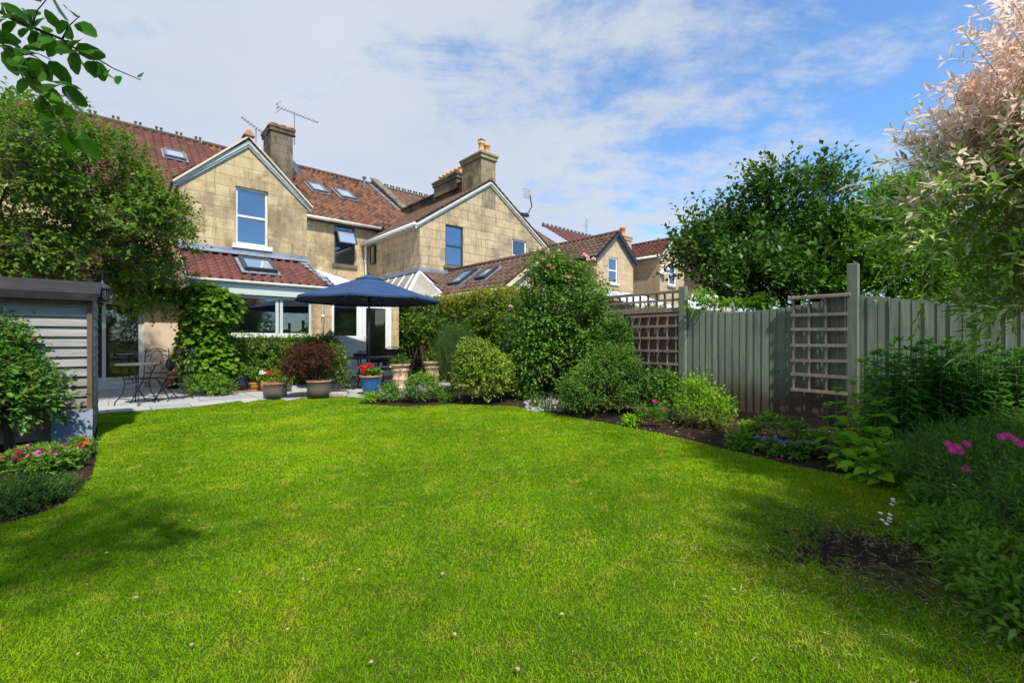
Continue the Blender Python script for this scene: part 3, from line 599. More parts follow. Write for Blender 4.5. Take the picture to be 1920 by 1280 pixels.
ch = stack(ca, ca1, 7.4, 8.75, 7.0, 10.62, A, M['stackdark'], .06)
pots(ch, [H(ca+.28+i*.36, 8.0) for i in range(3)]+[H(ca+.25, 8.4)], 10.72, .34, .17, M['terra'])
MB().tube([H(mwx(683, 9.8), 9.8, 9.4), H(mwx(683, 9.8), 9.8, 10.25)], .07, 10).lathe(H(mwx(683, 9.8), 9.8, 10.25), [(.12, 0), (.12, .08), (.0, .12)], 10).build('flue', M['steel'], A)
pipe(A, [H(6.98, 4.4, 5.5), H(6.9, 4.42, 5.2), H(6.9, 4.42, 2.8)], M['white'], .05)
# single-storey garden room under the tiled lean-to
EB = -1.7; es = (3.60-2.66)/(1.7+.12); ES = (V+Z*es).normalized(); EL = (1.7+.12)*math.sqrt(1+es*es)
hip = lambda s, t: s < 3.04-.0*t and (s-3.04) < -(t/EL)*.0+(1-t/EL)*.0+.0
P0 = H(-.02, EB-.12, 2.64)
roof('lean_to_roof', P0, U, ES, 3.5, EL, .225, .23, .038, M['tile_red'], A, clip=lambda s, t: s < 3.30-.42*(t/EL), holes=[])
deck(P0, U, ES, 3.1, EL, .09, M['barge'], A, 'roof_deck'); slope_skylight([(444, 489), (503, 496), (524, 518), (460, 512)], P0, U, ES, A)
hp0 = P0+U*3.28; hp1 = P0+U*2.88+ES*EL
mb = MB(); [mb.box(hp0.lerp(hp1, (i+.5)/8)+Z*(.045+.004*(i % 2)), .2, .2, .012, Matrix((U, ES, U.cross(ES))).transposed()) for i in range(8)]; mb.build('hip_flashing', M['lead'], A)
MB().hb(-.03, 3.13, -.05, -.003, 3.56, 3.72).prism([H(-.03, -.06, 3.60), H(3.13, -.06, 3.60), H(3.13, -.30, 3.46+.05), H(-.03, -.30, 3.46+.05)], Z*.02).build('lead_flashing', M['lead'], A)
MB().hb(-.0, 3.3, EB-.20, EB-.10, 2.56, 2.63).build('gutter', M['gutter'], A, bevel=.02)
MB().hb(.0, 3.2, EB-.1, EB-.05, 2.30, 2.56).build('fascia', M['frame'], A)
def fw_(s0, s1, z0, z1): return rect(s0, s1, z0, z1)
wall('wall', H(0, EB), U, -V, [(0, 0), (5.30, 0), (5.30, 2.5), (0, 2.5)], [rect(.62, 2.72, 1.30, 2.29), rect(3.26, 5.06, .24, 2.32)], .25, M['stone'], A)
wall('wall', H(0, 0), V, -U, [(EB+.251, 0), (-.001, 0), (-.001, 3.55), (EB+.251, 2.66)], [], .2, M['stone'], A)
window(H(0, EB), U, -V, .62, 2.72, 1.30, 2.29, A, M['frame'], M['glass_see'], deep=.06, fw=.06, sash=False, mull=(1.88, 1.98), sill=.05, sillm=M['white'])
# room behind, its shade put into the dark wall colour
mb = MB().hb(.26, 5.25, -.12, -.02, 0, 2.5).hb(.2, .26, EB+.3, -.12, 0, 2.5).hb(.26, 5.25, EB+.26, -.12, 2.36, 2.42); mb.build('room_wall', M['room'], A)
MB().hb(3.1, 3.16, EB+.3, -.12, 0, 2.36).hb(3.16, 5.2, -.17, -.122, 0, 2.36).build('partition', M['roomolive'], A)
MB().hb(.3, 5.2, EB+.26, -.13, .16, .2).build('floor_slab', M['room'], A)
mb = MB()
for a_, w_, z_, h_ in ((.85, .3, 1.65, .45), (1.35, .42, 1.6, .5), (2.15, .5, 1.35, .95)): mb.hb(a_, a_+w_, -.15, -.121, z_, z_+h_)
mb.build('picture_frame', M['black'], A)
mb = MB().hb(3.75, 4.9, -.4, -.175, 1.88, 1.9).hb(3.75, 4.9, -.4, -.175, 1.55, 1.57); mb.build('shelf', M['white'], A)
for i in range(9): MB().lathe(H(3.82+i*.12, -.3, 1.901 if i % 2 else 1.571), [(.035, 0), (.045, .05), (.03, .09+.02*(i % 3)), (.0, .1+.02*(i % 3))], 8).build('crockery', M['sill'], A)
# glazed side panel and door
d0 = MB()
def fb(mb, a0, a1, z0, z1, b0=EB+.02, b1=EB+.08): return mb.hb(a0, a1, b0, b1, z0, z1)
for x in ((3.26, 3.33, .24, 2.32), (3.98, 4.14, .24, 2.32), (4.99, 5.06, .24, 2.32), (3.33, 3.98, 2.24, 2.32), (4.14, 4.99, 2.26, 2.32), (3.33, 3.98, 1.12, 1.3), (3.33, 3.98, .24, .36)): fb(d0, *x)
w = d0.build('door_frame', M['white'], A)
MB().hb(3.33, 3.98, EB+.035, EB+.06, .36, 1.12).hb(3.40, 3.91, EB+.024, EB+.036, .42, 1.06).build('panel', M['white'], w)
MB().hb(3.33, 3.98, EB+.045, EB+.052, 1.3, 2.24).build('pane', M['glass_see'], w)
d1 = MB()
for x in ((4.145, 4.26, .25, 2.255), (4.87, 4.985, .25, 2.255), (4.26, 4.87, 2.12, 2.255), (4.26, 4.87, .25, .50)): d1.hb(x[0], x[1], EB+.012, EB+.058, x[2], x[3])
dr = d1.build('glazed_door', M['white'], A, bevel=.006); MB().hb(4.26, 4.87, EB+.032, EB+.04, .5, 2.12).build('pane', M['glass_see'], dr)
MB().tube([H(4.20, EB+.01, 1.27), H(4.20, EB-.05, 1.27), H(4.32, EB-.055, 1.27)], .009, 6).build('handle', M['steel'], dr)
MB().hb(3.9, 5.2, EB-.32, EB-.002, .019, .14).build('doorstep', M['step'], A); MB().hb(3.2, 5.2, EB-.05, EB+.2, .141, .239).build('threshold', M['white'], A)
pipe(A, [H(3.02, EB-.16, 2.56), H(3.0, EB-.07, 2.42), H(3.0, EB-.07, .05)], M['white'], .033)
# pale lean-to roof between the two wings
mb = MB().prism([H(3.25, EB-.05, 2.56), H(5.78, EB-.05, 2.42), H(5.78, 0, 2.70), H(3.14, 0, 3.34)], Z*.03).prism([H(3.14, 0.01, 3.34), H(5.78, 0.01, 2.70), H(5.78, 4.55, 2.8), H(3.14, 4.55, 3.4)], Z*.03); mb.build('polycarbonate_roof', M['poly'], A)
mb = MB().bar(H(3.14, 0, 3.38), H(5.78, 0, 2.75), .07, .06).bar(H(3.1, EB-.07, 2.57), H(5.8, EB-.07, 2.46), .06, .09)
for s in (.33, .66): p = H(3.25, EB-.05, 2.58).lerp(H(5.78, EB-.05, 2.44), s); q = H(3.14, 0, 3.37).lerp(H(5.78, 0, 2.73), s); mb.bar(p, q, .03, .03)
mb.build('roof_bar', M['white'], A)
# left: rendered wall and patio doors under a deep eave
wall('wall', H(0, 0), U, -V, [(-4.0, 0), (-.001, 0), (-.001, 2.45), (-4.0, 2.45)], [rect(-2.9, -.69, .12, 2.12)], .25, M['render'], A)
mb = MB()
for x in ((-2.9, -2.84, .12, 2.12), (-.80, -.69, .12, 2.12), (-2.84, -.80, 2.04, 2.12), (-1.46, -1.39, .2, 2.04), (-2.84, -.80, .12, .2)): mb.hb(x[0], x[1], .03, .1, x[2], x[3])
pd = mb.build('patio_door', M['frame'], A); MB().hb(-2.84, -.8, .06, .068, .2, 2.04).build('pane', M['glass_see'], pd)
MB().hb(-4, -.26, 1.9, 1.96, 0, 2.4).hb(-4, -.2, .26, 1.9, 2.38, 2.43).hb(-.26, -.2, .26, 1.9, 0, 2.38).build('room_wall', M['glass_dark'] if False else M['room'], A)
MB().hb(-4.1, -.02, -.38, -.03, 2.16, 2.34).build('fascia', M['frame'], A)
rs = (V+Z*.32).normalized(); roof('side_roof', H(-4.1, -.42, 2.36), U, rs, 4.05, 5.2, .215, .26, .022, M['tile_red'], A)
deck(H(-4.1, -.42, 2.36), U, rs, 4.05, 5.2, .08, M['barge'], A)
MB().hb(-3, -.69, -.18, -.003, .019, .12).build('doorstep', M['frame'], A)
# ---- house B: double gable with the tall stack
B_ = thing('stone_house', 'neighbouring stone house with a wide gable, tall chimney and blue framed window', 'house', H(7.02, 0), None)
gable(B_, 7.02, 13.62, 0, 7.0, 5.47, 7.68, 10.3, M['stone2'], M['tile_brown'], M['white'], b_holes=[(8.12, 8.95, 4.02, 5.60), (11.55, 12.40, 4.15, 5.56)], left_holes=[(3.62, 4.10, 4.42, 5.20)], oa=.2, ob=.1, rightm=M['tile_dark'], bw=.15, tw=.22, th=.26, amp=.032)
window(H(0, 0), U, -V, 8.12, 8.95, 4.02, 5.60, B_, M['anth'], M['glass_sky'], deep=.09, fw=.055, sill=.09, sillm=M['stone2'])
MB().box(H(8.66, .18, 4.16), .3, .03, .18, Matrix((U, V, Z)).transposed()).build('window_card', M['white'], B_)
window(H(0, 0), U, -V, 11.55, 12.40, 4.15, 5.56, B_, M['white'], M['glass_dark'], deep=.1, fw=.07, sill=.09)
window(H(7.02, 0), V, -U, 3.62, 4.10, 4.42, 5.20, B_, M['anth'], M['glass_dark'], deep=-.05, fw=.06, sash=False)
gutter(B_, H(6.78, -.08, 5.36), H(6.78, 5.6, 5.36), M['white'], .065)
mb = MB()
mb.hb(6.96, 7.012, .1, 5.2, 5.29, 5.37)
for i in range(12): mb.hb(6.84, 7.01, .2+i*.42, .26+i*.42, 5.28, 5.38)
mb.build('rafter_ends', M['gutter'], B_)
ch = stack(9.86, 10.60, -.003, 1.35, 6.6, 8.78, B_, M['stack'], .06)
pots(ch, [H(10.05, .25), H(10.38, .30)], 8.88, .52, .14, M['terrapot']); MB().lathe(H(10.05, .25, 9.42), [(.16, 0), (.17, .03), (.0, .09)], 4).build('pot_cowl', M['anth'], ch)
MB().hb(10.14, 10.48, 1.36, 7.3, 7.1, 8.10).hb(10.08, 10.54, 1.36, 7.25, 8.10, 8.17).build('parapet', M['stackdark'], B_, uv=True)
ch2 = stack(10.0, 10.62, 1.95, 3.85, 7.9, 8.52, B_, M['stackdark'], .05)
pots(ch2, [H(10.3, 2.1+i*.32, 0) for i in range(6)], 8.6, .36, .125, M['terrapot'])
mb = MB().prism([H(10.14, 7.2, 8.1), H(10.14, RB, RZ+.35), H(10.14, RB, RZ-.3), H(10.14, 7.2, 7.6)], U*.34); mb.prism([H(10.08, 7.1, 8.1), H(10.08, RB, RZ+.36), H(10.08, RB, RZ+.44), H(10.08, 7.1, 8.18)], U*.46)
mb.build('party_parapet', M['stackdark'], B_, uv=True)
mb = MB()
for i in range(16): p = H(10.02, GB+3.0+i*.25, 0); zz = GZ+(3.0+i*.25)*(RZ-GZ)/(RB-GB)+.07; mb.box(Vector((p.x, p.y, zz+.02*(i % 2))), .3, .3, .012, Matrix((U, MS, U.cross(MS))).transposed())
mb.build('lead_soakers', M['lead'], B_)
mainroof(B_, 10.5, 22.5, M['tile_brown'], .27, .36, .03); crest(B_, 10.6, 22.4, RB, RZ+.05, .2)
wall('wall', H(0, 4.6), U, -V, [(13.63, 0), (17.4, 0), (17.4, 6.3), (13.63, 6.3)], [], .3, M['stone2'], B_)
MB().hb(6.93, 7.015, -.05, 4.4, 3.66, 3.8).hb(6.93, 9.3, -.06, -.004, 3.66, 3.8).build('lead_flashing', M['lead'], B_)
# conservatory in the angle and the tiled extension
cv = [(7.0, 0.0, 3.66), (5.95, -.95, 2.62), (6.72, -2.0, 2.62)]
P = [H(*c) for c in cv]
gl = MB().prism([P[0], P[1], P[2]], Z*-.012)
bk = H(7.0, 4.5, 3.66); be = H(5.95, 4.5, 2.62); gl.prism([P[0], P[1], be, bk], Z*-.012); cg = gl.build('conservatory_glass', M['glass_roof'], B_)
mb = MB().bar(P[0]+Z*.02, P[1]+Z*.02, .07, .05).bar(P[0]+Z*.02, P[2]+Z*.02, .07, .05).bar(P[1], P[2], .06, .06).bar(P[1], be, .06, .06)
for i in range(7): s = (i+.6)/7; mb.bar(P[0].lerp(bk, s)+Z*.015, P[1].lerp(be, s)+Z*.015, .022, .03)
mb.build('glazing_bar', M['white'], B_)
MB().hb(5.98, 6.04, -.95, 4.5, 0, 2.6).prism([P[1]-Z*2.6, P[2]-Z*2.6, P[2], P[1]], (U*.04+V*.03)).build('conservatory_wall', M['white'], B_)
MB().prism([H(7.0, -.02, 3.64), H(6.74, -2.0, 2.62), H(8.0, -2.0, 2.62), H(8.45, -.02, 3.64)], Z*-.05).build('roof_deck', M['lead'], B_)
ew = 6.72; XS = (U*1.55+Z*1.12).normalized(); XL = math.hypot(1.62, 1.17)
FS = (V*2.0+Z*1.04).normalized(); roof('front_slope', H(6.8, -2.0, 2.64), U, FS, 1.5, 2.25, .22, .24, .022, M['tile_brown'], B_, clip=lambda s, t: s > .12*t and s < .9+.2*t)
roof('extension_roof', H(ew-.03, -5.12, 2.62), V, XS, 5.1, XL, .24, .27, .036, M['tile_brown'], B_, clip=lambda s, t: s < 3.3+t*1.0)
deck(H(ew-.03, -5.12, 2.62), V, XS, 4.0, XL, .1, M['cream'], B_); MB().tube([H(8.28, -5.15, 3.80), H(8.28, -.1, 3.80)], .09, 8).build('ridge_tiles', M['tile_brown'], B_, smooth=True)
Xb = (U*-1.55+Z*1.12).normalized(); deck(H(9.85, -5.1, 2.62), V, Xb, 5.0, XL, .1, M['tile_brown'], B_)
MB().prism([H(ew+.06, -5.0, 0), H(9.8, -5.0, 0), H(9.8, -5, 2.58), H(8.28, -5, 3.70), H(ew+.06, -5, 2.58)], V*.25).hb(ew+.06, ew+.3, -4.75, -2.1, 0, 2.5).build('extension_wall', M['cream'], B_)
MB().prism([H(ew-.08, -5.16, 2.60), H(8.28, -5.16, 3.76), H(8.28, -5.16, 3.66), H(ew-.08, -5.16, 2.50)], V*.14).build('verge', M['cream'], B_)
slope_skylight([(848, 536), (863, 538), (893, 512), (875, 512)], H(ew-.03, -5.12, 2.62), V, XS, B_); slope_skylight([(892, 530), (910, 526), (940, 505), (917, 509)], H(ew-.03, -5.12, 2.62), V, XS, B_)
gutter(B_, H(ew-.13, -5.05, 2.56), H(ew-.13, -2.1, 2.56), M['gutter'], .055)
mb = MB().prism([H(6.82, -2.02, 2.70), H(8.5, -.06, 3.74), H(8.62, -.06, 3.74), H(6.96, -2.12, 2.70)], Z*.02); mb.build('valley_lead', M['lead'], B_)
# ---- house C: dark barge boards
C_ = thing('stone_house', 'smaller stone house with dark blue barge boards, brown roof and one white sash window', 'house', H(17.5, 0), None)
gable(C_, 17.49, 20.88, 0, 9.0, 5.62, 7.0, 19.18, M['stone3'], M['tile_brown'], M['bluegrey'], b_holes=[(18.52, 19.36, 4.25, 5.66)], oa=.16, ob=.25, tw=.33, th=.36, amp=.03, bw=.26)
window(H(0, 0), U, -V, 18.52, 19.36, 4.25, 5.66, C_, M['white'], M['glass_sky'], deep=.1, fw=.08, sill=.1, sillm=M['white'])
gutter(C_, H(17.28, -.2, 5.55), H(17.28, 8.5, 5.55), M['black'], .08)
mb = MB()
mb.hb(17.42, 17.48, .0, 5.2, 5.45, 5.55)
for i in range(12): mb.hb(17.3, 17.47, .1+i*.42, .16+i*.42, 5.44, 5.56)
mb.build('rafter_ends', M['black'], C_)
ca = mwx(1166, 1.4); ca1 = mwx(1184, 1.4); c_ = stack(ca, ca1, 1.4, 2.2, 5.4, 7.52, C_, M['stone3'], .05); pots(c_, [H((ca+ca1)/2, 1.7)], 7.6, .6, .2, M['terra'])
mb = MB(); 
wall('wall', H(0, 8), U, -V, [(25.2, 0), (40, 0), (40, 6.6), (25.2, 6.6)], [], .3, M['stone3'], C_)
MB().hb(16.5, 21, -3.2, -.31, 0, 2.6).build('lean_to', M['cream'], C_); MB().prism([H(16.4, -3.3, 2.6), H(21.1, -3.3, 2.6), H(21.1, -.31, 3.7), H(16.4, -.31, 3.7)], Z*.06).build('lean_to_roof', M['poly'], C_)
# ---- house D
D_ = thing('stone_house', 'stone house with maroon tiles, white barge boards and dish beside its narrow white window', 'house', H(23.8, 0), None)
gable(D_, 23.82, 26.95, 0, 7.0, 6.42, 7.62, 25.35, M['stone3'], M['tile_mar'], M['white'], b_holes=[(24.82, 25.72, 4.62, 6.08)], oa=.12, ob=.2, tw=.33, th=.36, amp=.03, bw=.16)
window(H(0, 0), U, -V, 24.82, 25.72, 4.62, 6.08, D_, M['white'], M['glass_dark'], deep=.02, fw=.12, sill=.12, sillm=M['stone3'])
gutter(D_, H(23.62, -.1, 6.33), H(23.62, 6.5, 6.33), M['white'], .08); pipe(D_, [H(23.6, 3.9, 6.3), H(23.75, 3.9, 5.8), H(23.75, 3.9, 2)], M['white'], .07)
roof('main_roof', H(25.2, GB+3, GZ+1.9), U, MS, 22, ML*.62, .35, .4, .03, M['tile_mar'], D_); crest(D_, 25.3, 47, GB+3+ML*.62*MS.dot(V), GZ+1.93+ML*.62*MS.z, .26)
wall('wall', H(0, 7.4), U, -V, [(21.2, 0), (45, 0), (45, 7.4), (21.2, 7.4)], [], .3, M['stone3'], D_)
ca = mwx(1216, 5.5); ca1 = mwx(1247, 5.5); c_ = stack(ca, ca1, 5.5, 6.6, 6.6, 8.15, D_, M['stack'], .05); pots(c_, [H(ca+.35+i*(ca1-ca-.6)/3, 6.0) for i in range(4)], 8.2, .5, .19, M['terrapot'])
# ---- house E
E_ = thing('stone_house', 'farthest stone house with maroon roof, half hidden behind the dark tree', 'house', H(30.7, 0), None)
gable(E_, 30.7, 35.0, 0, 7.0, 6.40, 8.3, 32.85, M['stone3'], M['tile_mar'], M['white'], b_holes=[(32.3, 33.4, 4.4, 6.0)], oa=.12, ob=.2, tw=.35, th=.4, amp=.03, bw=.16)
window(H(0, 0), U, -V, 32.3, 33.4, 4.4, 6.0, E_, M['white'], M['glass_dark'], deep=.05, fw=.12)
pipe(E_, [H(31.4, -.1, 6.3), H(31.4, -.1, 5.8), H(31.4, -.1, 2)], M['bluegrey'], .09)
gutter(E_, H(30.5, -.1, 6.3), H(30.5, 6.5, 6.3), M['white'], .08)
c_ = stack(32.4, 33.3, 2.5, 3.6, 7.5, 9.2, E_, M['stack'], .05); pots(c_, [H(32.6, 3), H(33.1, 3)], 9.3, .5, .18, M['terrapot'])
# pale glazed canopy beyond the fence
cn = thing('garden_canopy', 'pale translucent roofed canopy beyond the green fence, below the farthest house', 'canopy', G(1360, 640+30))
p0 = H(16.8, -12.2, 2.58); 
c0, c1, c2, c3 = AT(1290, 572, 12.5), AT(1440, 576, 12.5), AT(1470, 560, 15.5), AT(1300, 556, 15.5)
mb = MB().prism([c0, c1, c2, c3], Z*.04); mb.build('canopy_roof', M['poly'], cn)
mb = MB()
for s in (0, .25, .5, .75, 1): mb.bar(c0.lerp(c1, s)+Z*.06, c3.lerp(c2, s)+Z*.06, .06, .05)
mb.bar(c0-Z*.05, c1-Z*.05, .06, .14).bar(c3-Z*.0, c2-Z*.0, .06, .14); mb.build('canopy_frame', M['white'], cn)
mb = MB()
for c in (c0, c1, c2, c3): mb.bar(Vector((c.x, c.y, 0)), c, .1, .1)
mb.build('canopy_post', M['white'], cn)
# roof furniture: aerials and dishes
def aerial(base, h, boom, n, lab, tilt=0, refl=True):
    base = Vector(base); t = thing('tv_aerial', lab, 'aerial', base); top = base+Z*h; boom = Vector(boom)
    MB().tube([base, top], .02, 6).build('mast', M['steel'], t); mb = MB().tube([top-boom*.4, top+boom*.6], .014, 5); x = boom.cross(Z).normalized()
    for i in range(n): p = (top-boom*.38).lerp(top+boom*.58, i/(n-1)); L = .13+.10*(1-i/n); mb.tube([p-x*L+Z*.0, p+x*L], .007, 4); mb.tube([p-Z*.06, p+Z*.06], .006, 4)
    if refl:
        p = top-boom*.38
        for s in (-1, 1): mb.tube([p-x*.25+Z*.18*s, p+x*.25+Z*.18*s], .01, 4); mb.tube([p, p+Z*.18*s-boom*.04], .01, 4)
    mb.build('antenna', M['steel'], t); return t
def X3(px, py, b): a = mwx(px, b); p = H(a, b); return Vector((p.x, p.y, CH+(HZ-py)*p.y/F))
pA = X3(552, 272, 8.1); aerial(pA, X3(552, 213, 8.1).z-pA.z, U*1.9+V*.3, 14, 'long horizontal aerial on a tall mast beside the near sooty chimney')
pB = X3(480, 275, 6.5); aerial(pB, X3(480, 240, 6.5).z-pB.z, U*-.9+Z*.35-V*.2, 9, 'small tilted aerial behind the near grey gable')
pC = X3(1099, 450, 4); aerial(pC, X3(1099, 420, 4).z-pC.z, U*.1+Z*.5, 5, 'thin distant aerial on the ridge of the brown roof', refl=False)
def dish(p, r, d, lab):
    p = Vector(p); t = thing('satellite_dish', lab, 'satellite dish', p); d = Vector(d).normalized(); q = d.to_track_quat('Z', 'Y').to_matrix(); mb = MB()
    mb.lathe((0, 0, 0), [(.001, -.02), (r*.5, 0), (r*.85, r*.14), (r, r*.22), (r*.98, r*.24), (r*.6, r*.06), (.001, .0)], 18); mb.v = [q@v+p+d*.12 for v in mb.v]; mb.build('reflector', M['steel'], t, smooth=True)
    MB().tube([p, p+d*.12], .02, 6).tube([p+d*.12-Z*r*.9, p+d*(.12+r*1.1)-Z*r*.3], .012, 5).box(p+d*(.12+r*1.1)-Z*r*.3, .07, .07, .1).build('arm', M['black'], t)
dish(X3(548, 318, 7.0), .34, -V*.6+U*.6+Z*.3, 'grey dish on the lower right of the near sooty chimney'); dish(X3(1243, 508, -.02), .36, -V*.5-U*.6+Z*.3, 'grey dish beside the narrow white window of the maroon roofed house')
def mesh_aerial(p):
    p = Vector(p); t = thing('grid_aerial', 'dark bent grid aerial on the right slope of the wide stone gable', 'aerial', p)
    MB().tube([p, p+U*.5+Z*.15, p+U*.75+Z*.5, p+U*.62+Z*1.0], .03, 6).build('mast', M['anth'], t); mb = MB()
    for i in range(5): mb.tube([p+U*(.2+i*.1)+Z*.8, p+U*(.25+i*.1)+Z*1.25], .008, 4); mb.tube([p+U*.2+Z*(.8+i*.1), p+U*.7+Z*(.85+i*.1)], .008, 4)
    mb.build('grid', M['steel'], t); MB().box(p+U*.25+Z*.02, .5, .16, .12, Matrix((U, V, Z)).transposed()).build('bracket', M['black'], t)
mesh_aerial(X3(975, 402, .3))
# ================================================================ SHED
def shed():
    sx = G(173, 825); a1, b0 = AB(sx); a0 = a1-2.6; b1 = b0+1.5; t = thing('garden_shed', 'weathered silver timber shed with black felt roof on the left', 'shed', H(a1, b0)); zb = .07
    n = 14; hh = (1.70-zb)/n; mb = MB()
    for i in range(n):
        z0 = zb+i*hh; mb.prism([H(a0, b0, z0), H(a1-.02, b0, z0), H(a1-.02, b0+.008, z0+hh), H(a0, b0+.008, z0+hh)], V*.02)
        mb.v[-8:] = [v-(V*.024 if k in (0, 1) else Vector()) for k, v in enumerate(mb.v[-8:])]
    mb.build('front_wall', M['shedwood'], t); mb = MB()
    for i in range(n): z0 = zb+i*hh; mb.box8([H(a1+o_, b, z) for z, o_ in ((z0, .0), (z0+hh+.01, -.012)) for b, o_ in ((b0+.01, o_), (b0+.01, o_+.02), (b1, o_+.02), (b1, o_))])
    mb.build('side_wall', M['shedwood'], t)
    MB().hb(a1-.045, a1+.0, b0-.045, b0-.022, zb-.02, 1.72).build('corner_board', M['shedpost'], t)
    MB().hb(a0, a1-.02, b0+.03, b1, zb, 1.7).hb(a0, a1, b1, b1+.02, zb, 1.7).build('back_wall', M['shedpost'], t)
    MB().hb(a0, a1, b0+.02, b0+.1, 0, zb).hb(a0, a1, b1-.1, b1, 0, zb).build('bearer', M['barkdark'], t)
    zr = 1.93; bm_ = (b0+b1)/2+.1; mb = MB()
    mb.prism([H(a0-.1, b0-.14, 1.70), H(a1+.07, b0-.14, 1.70), H(a1+.07, bm_, zr), H(a0-.1, bm_, zr)], Z*.03); mb.prism([H(a0-.1, b1+.1, 1.70), H(a1+.07, b1+.1, 1.70), H(a1+.07, bm_, zr), H(a0-.1, bm_, zr)], Z*.028)
    mb.hb(a0-.1, a1+.05, b0-.15, b0-.135, 1.65, 1.735); mb.build('felt_roof', M['felt'], t)
    MB().prism([H(a1-.001, b0, 1.70), H(a1-.001, b1, 1.70), H(a1-.001, bm_, zr-.01)], U*-.03).build('gable_board', M['shedpost'], t)
    MB().hb(a0, a1, b0-.05, b0-.03, 1.60, 1.625).build('batten', M['shedpost'], t)
    s = MB(); c = G(153, 822); aa, bb_ = AB(c); aa = a1-.16; s.box8([H(aa-.17, b0-.24, 0), H(aa+.17, b0-.24, 0), H(aa+.17, b0-.21, 0), H(aa-.17, b0-.21, 0), H(aa-.17, b0-.10, .38), H(aa+.17, b0-.10, .38), H(aa+.17, b0-.07, .38), H(aa-.17, b0-.07, .38)])
    tag(s.build('slate_slab', M['slab'], None, bevel=.004), 'blue grey slab leaning on the corner of the timber shed', 'slab')
    p = G(192, 800); l = thing('hanging_lantern', 'dark glass lantern hanging beside the shed roof corner', 'lantern', AT(192, 547, 5.9)); q = AT(192, 552, 5.9)
    MB().lathe(q, [(.0, -.1), (.06, -.1), (.075, -.08), (.075, .06), (.10, .07), (.05, .12), (.02, .15), (.0, .2)], 12).build('lantern_body', M['anth'], l, smooth=True)
    MB().lathe(q, [(.078, -.07), (.082, .05)], 12).build('lantern_glass', M['glass_dark'], l, smooth=True); MB().tube([q+Z*.18, q+Z*.3, q+Z*.34-U*.25], .006, 5).build('hook', M['iron'], l)
shed()
# ================================================================ FENCE
FA = 5.87
def fence():
    t = thing('timber_fence', 'tall closeboard garden fence, green near and brown far, along the right border', 'fence', H(FA, -12))
    def post(b, z, w=.115, m='fence_green'): MB().box8([H(FA+x, b+y, zz) for zz in (0, z) for x, y in ((-w/2-.02, -w/2), (w/2-.02, -w/2), (w/2-.02, w/2), (-w/2-.02, w/2))]).build('post', M[m], t, bevel=.006)
    post(-12.9, 2.17); post(-10.62, 2.08); post(-9.42, 1.72, .1, 'fence_brown'); post(-15.3, 2.1); post(-7.0, 1.72, .1, 'fence_brown'); post(-4.5, 1.72, .1, 'fence_brown')
    post(-12.9+.0, 2.0, .06, 'fence_brown')
    def panel(b0, b1, topf, m, w=.105):
        mb = MB(); n = max(1, round((b1-b0)/w)); w = (b1-b0)/n; r = random.Random(int(b0*10)+99)
        for i in range(n):
            x0 = b0+i*w; x1 = x0+w+.012; j = r.uniform(-.004, .004); zz = topf((x0+b0*0+w/2)); z0 = .03+r.uniform(-.01, .01)
            
            mb.box8([H(FA+x+j, b, z) for z, q in ((z0, 0), (zz, 1)) for b, x in ((x0, .010), (x1-.017, .0), (x1-.017, .02), (x0, .02))])
        mb.build('fence_panel', M[m], t); MB().hb(FA+.022, FA+.028, b0, b1, .04, min(topf(b0+.2), topf((b0+b1)/2), topf(b1-.2))-.02).build('gap_shade_sheet', M['barkdark'], t); mb = MB()  # dark sheet added behind the boards to paint shade into the gaps
        for z in (.35, 1.0, 1.5): mb.hb(FA+.03, FA+.08, b0, b1, z, z+.08)
        mb.build('rail', M['fence_brown'], t)
    f1 = lambda b: 1.62+(.11*((b+11.5)/.8)**2 if b > -11.5 else .15*((b+11.5)/1.3)**2)
    panel(-12.85, -10.68, f1, 'fence_green'); panel(-15.25, -12.93, lambda b: 1.77-.17*math.sin(min(1, (-12.97-b)/1.2)*1.5), 'fence_green'); panel(-24, -15.35, lambda b: 1.75, 'fence_green', .12)
    panel(-10.55, -9.48, lambda b: 1.66, 'fence_brown'); panel(-9.37, -7.05, lambda b: 1.66, 'fence_brown'); panel(-6.95, -4.55, lambda b: 1.66, 'fence_brown'); panel(-4.45, -1.0, lambda b: 1.66, 'fence_brown')
    MB().hb(FA-.04, FA+.06, -10.55, -4.5, 1.665, 1.70).build('capping_rail', M['trellis'], t)
    MB().hb(FA-.02, FA+.02, -12.85, -10.7, .01, .12).build('gravel_board', M['barkdark'], t)
fence()
def trellis(lab, b0, b1, z0, z1, vs, hs, off=-.05, cap=None, w=.04, wob=0):
    t = thing('trellis', lab, 'trellis', H(FA+off, (b0+b1)/2, z0)); mb = MB(); r = random.Random(5)
    for b in vs: q = r.uniform(-wob, wob); mb.bar(H(FA+off, b, z0), H(FA+off, b+q, z1), w, .02, up=V)
    for z in hs: q = r.uniform(-wob, wob); mb.bar(H(FA+off-.021, b0, z), H(FA+off-.021, b1, z+q), .02, w)
    mb.build('lattice', M['trellis'], t)
    if cap: MB().bar(H(FA+off-.01, b0-.03, cap), H(FA+off-.01, b1+.03, cap), .06, .05).build('top_rail', M['trellis'], t, bevel=.008)
    return t
bx = lambda px: (lambda k, x0, y0: (k*y0-x0)/(V.x-k*V.y))((px-960)/F, O.x+(FA-.06)*U.x, O.y+(FA-.06)*U.y)
trellis('square wooden trellis with a round top rail fixed to the green fence boards', bx(1590), bx(1483), .50, 1.74, [bx(x) for x in (1488, 1517, 1549, )]+[bx(1587)+.0], [.50, .71, .92, 1.12, 1.33, 1.53], cap=1.77, wob=.012)
trellis('brown square trellis on the brown fence left of the tall green post', bx(1271), bx(1184), .30, 1.62, [bx(x) for x in (1186, 1199, 1216, 1233, 1251, 1268)], [.32, .56, .78, 1.0, 1.22, 1.43, 1.61], wob=.006)
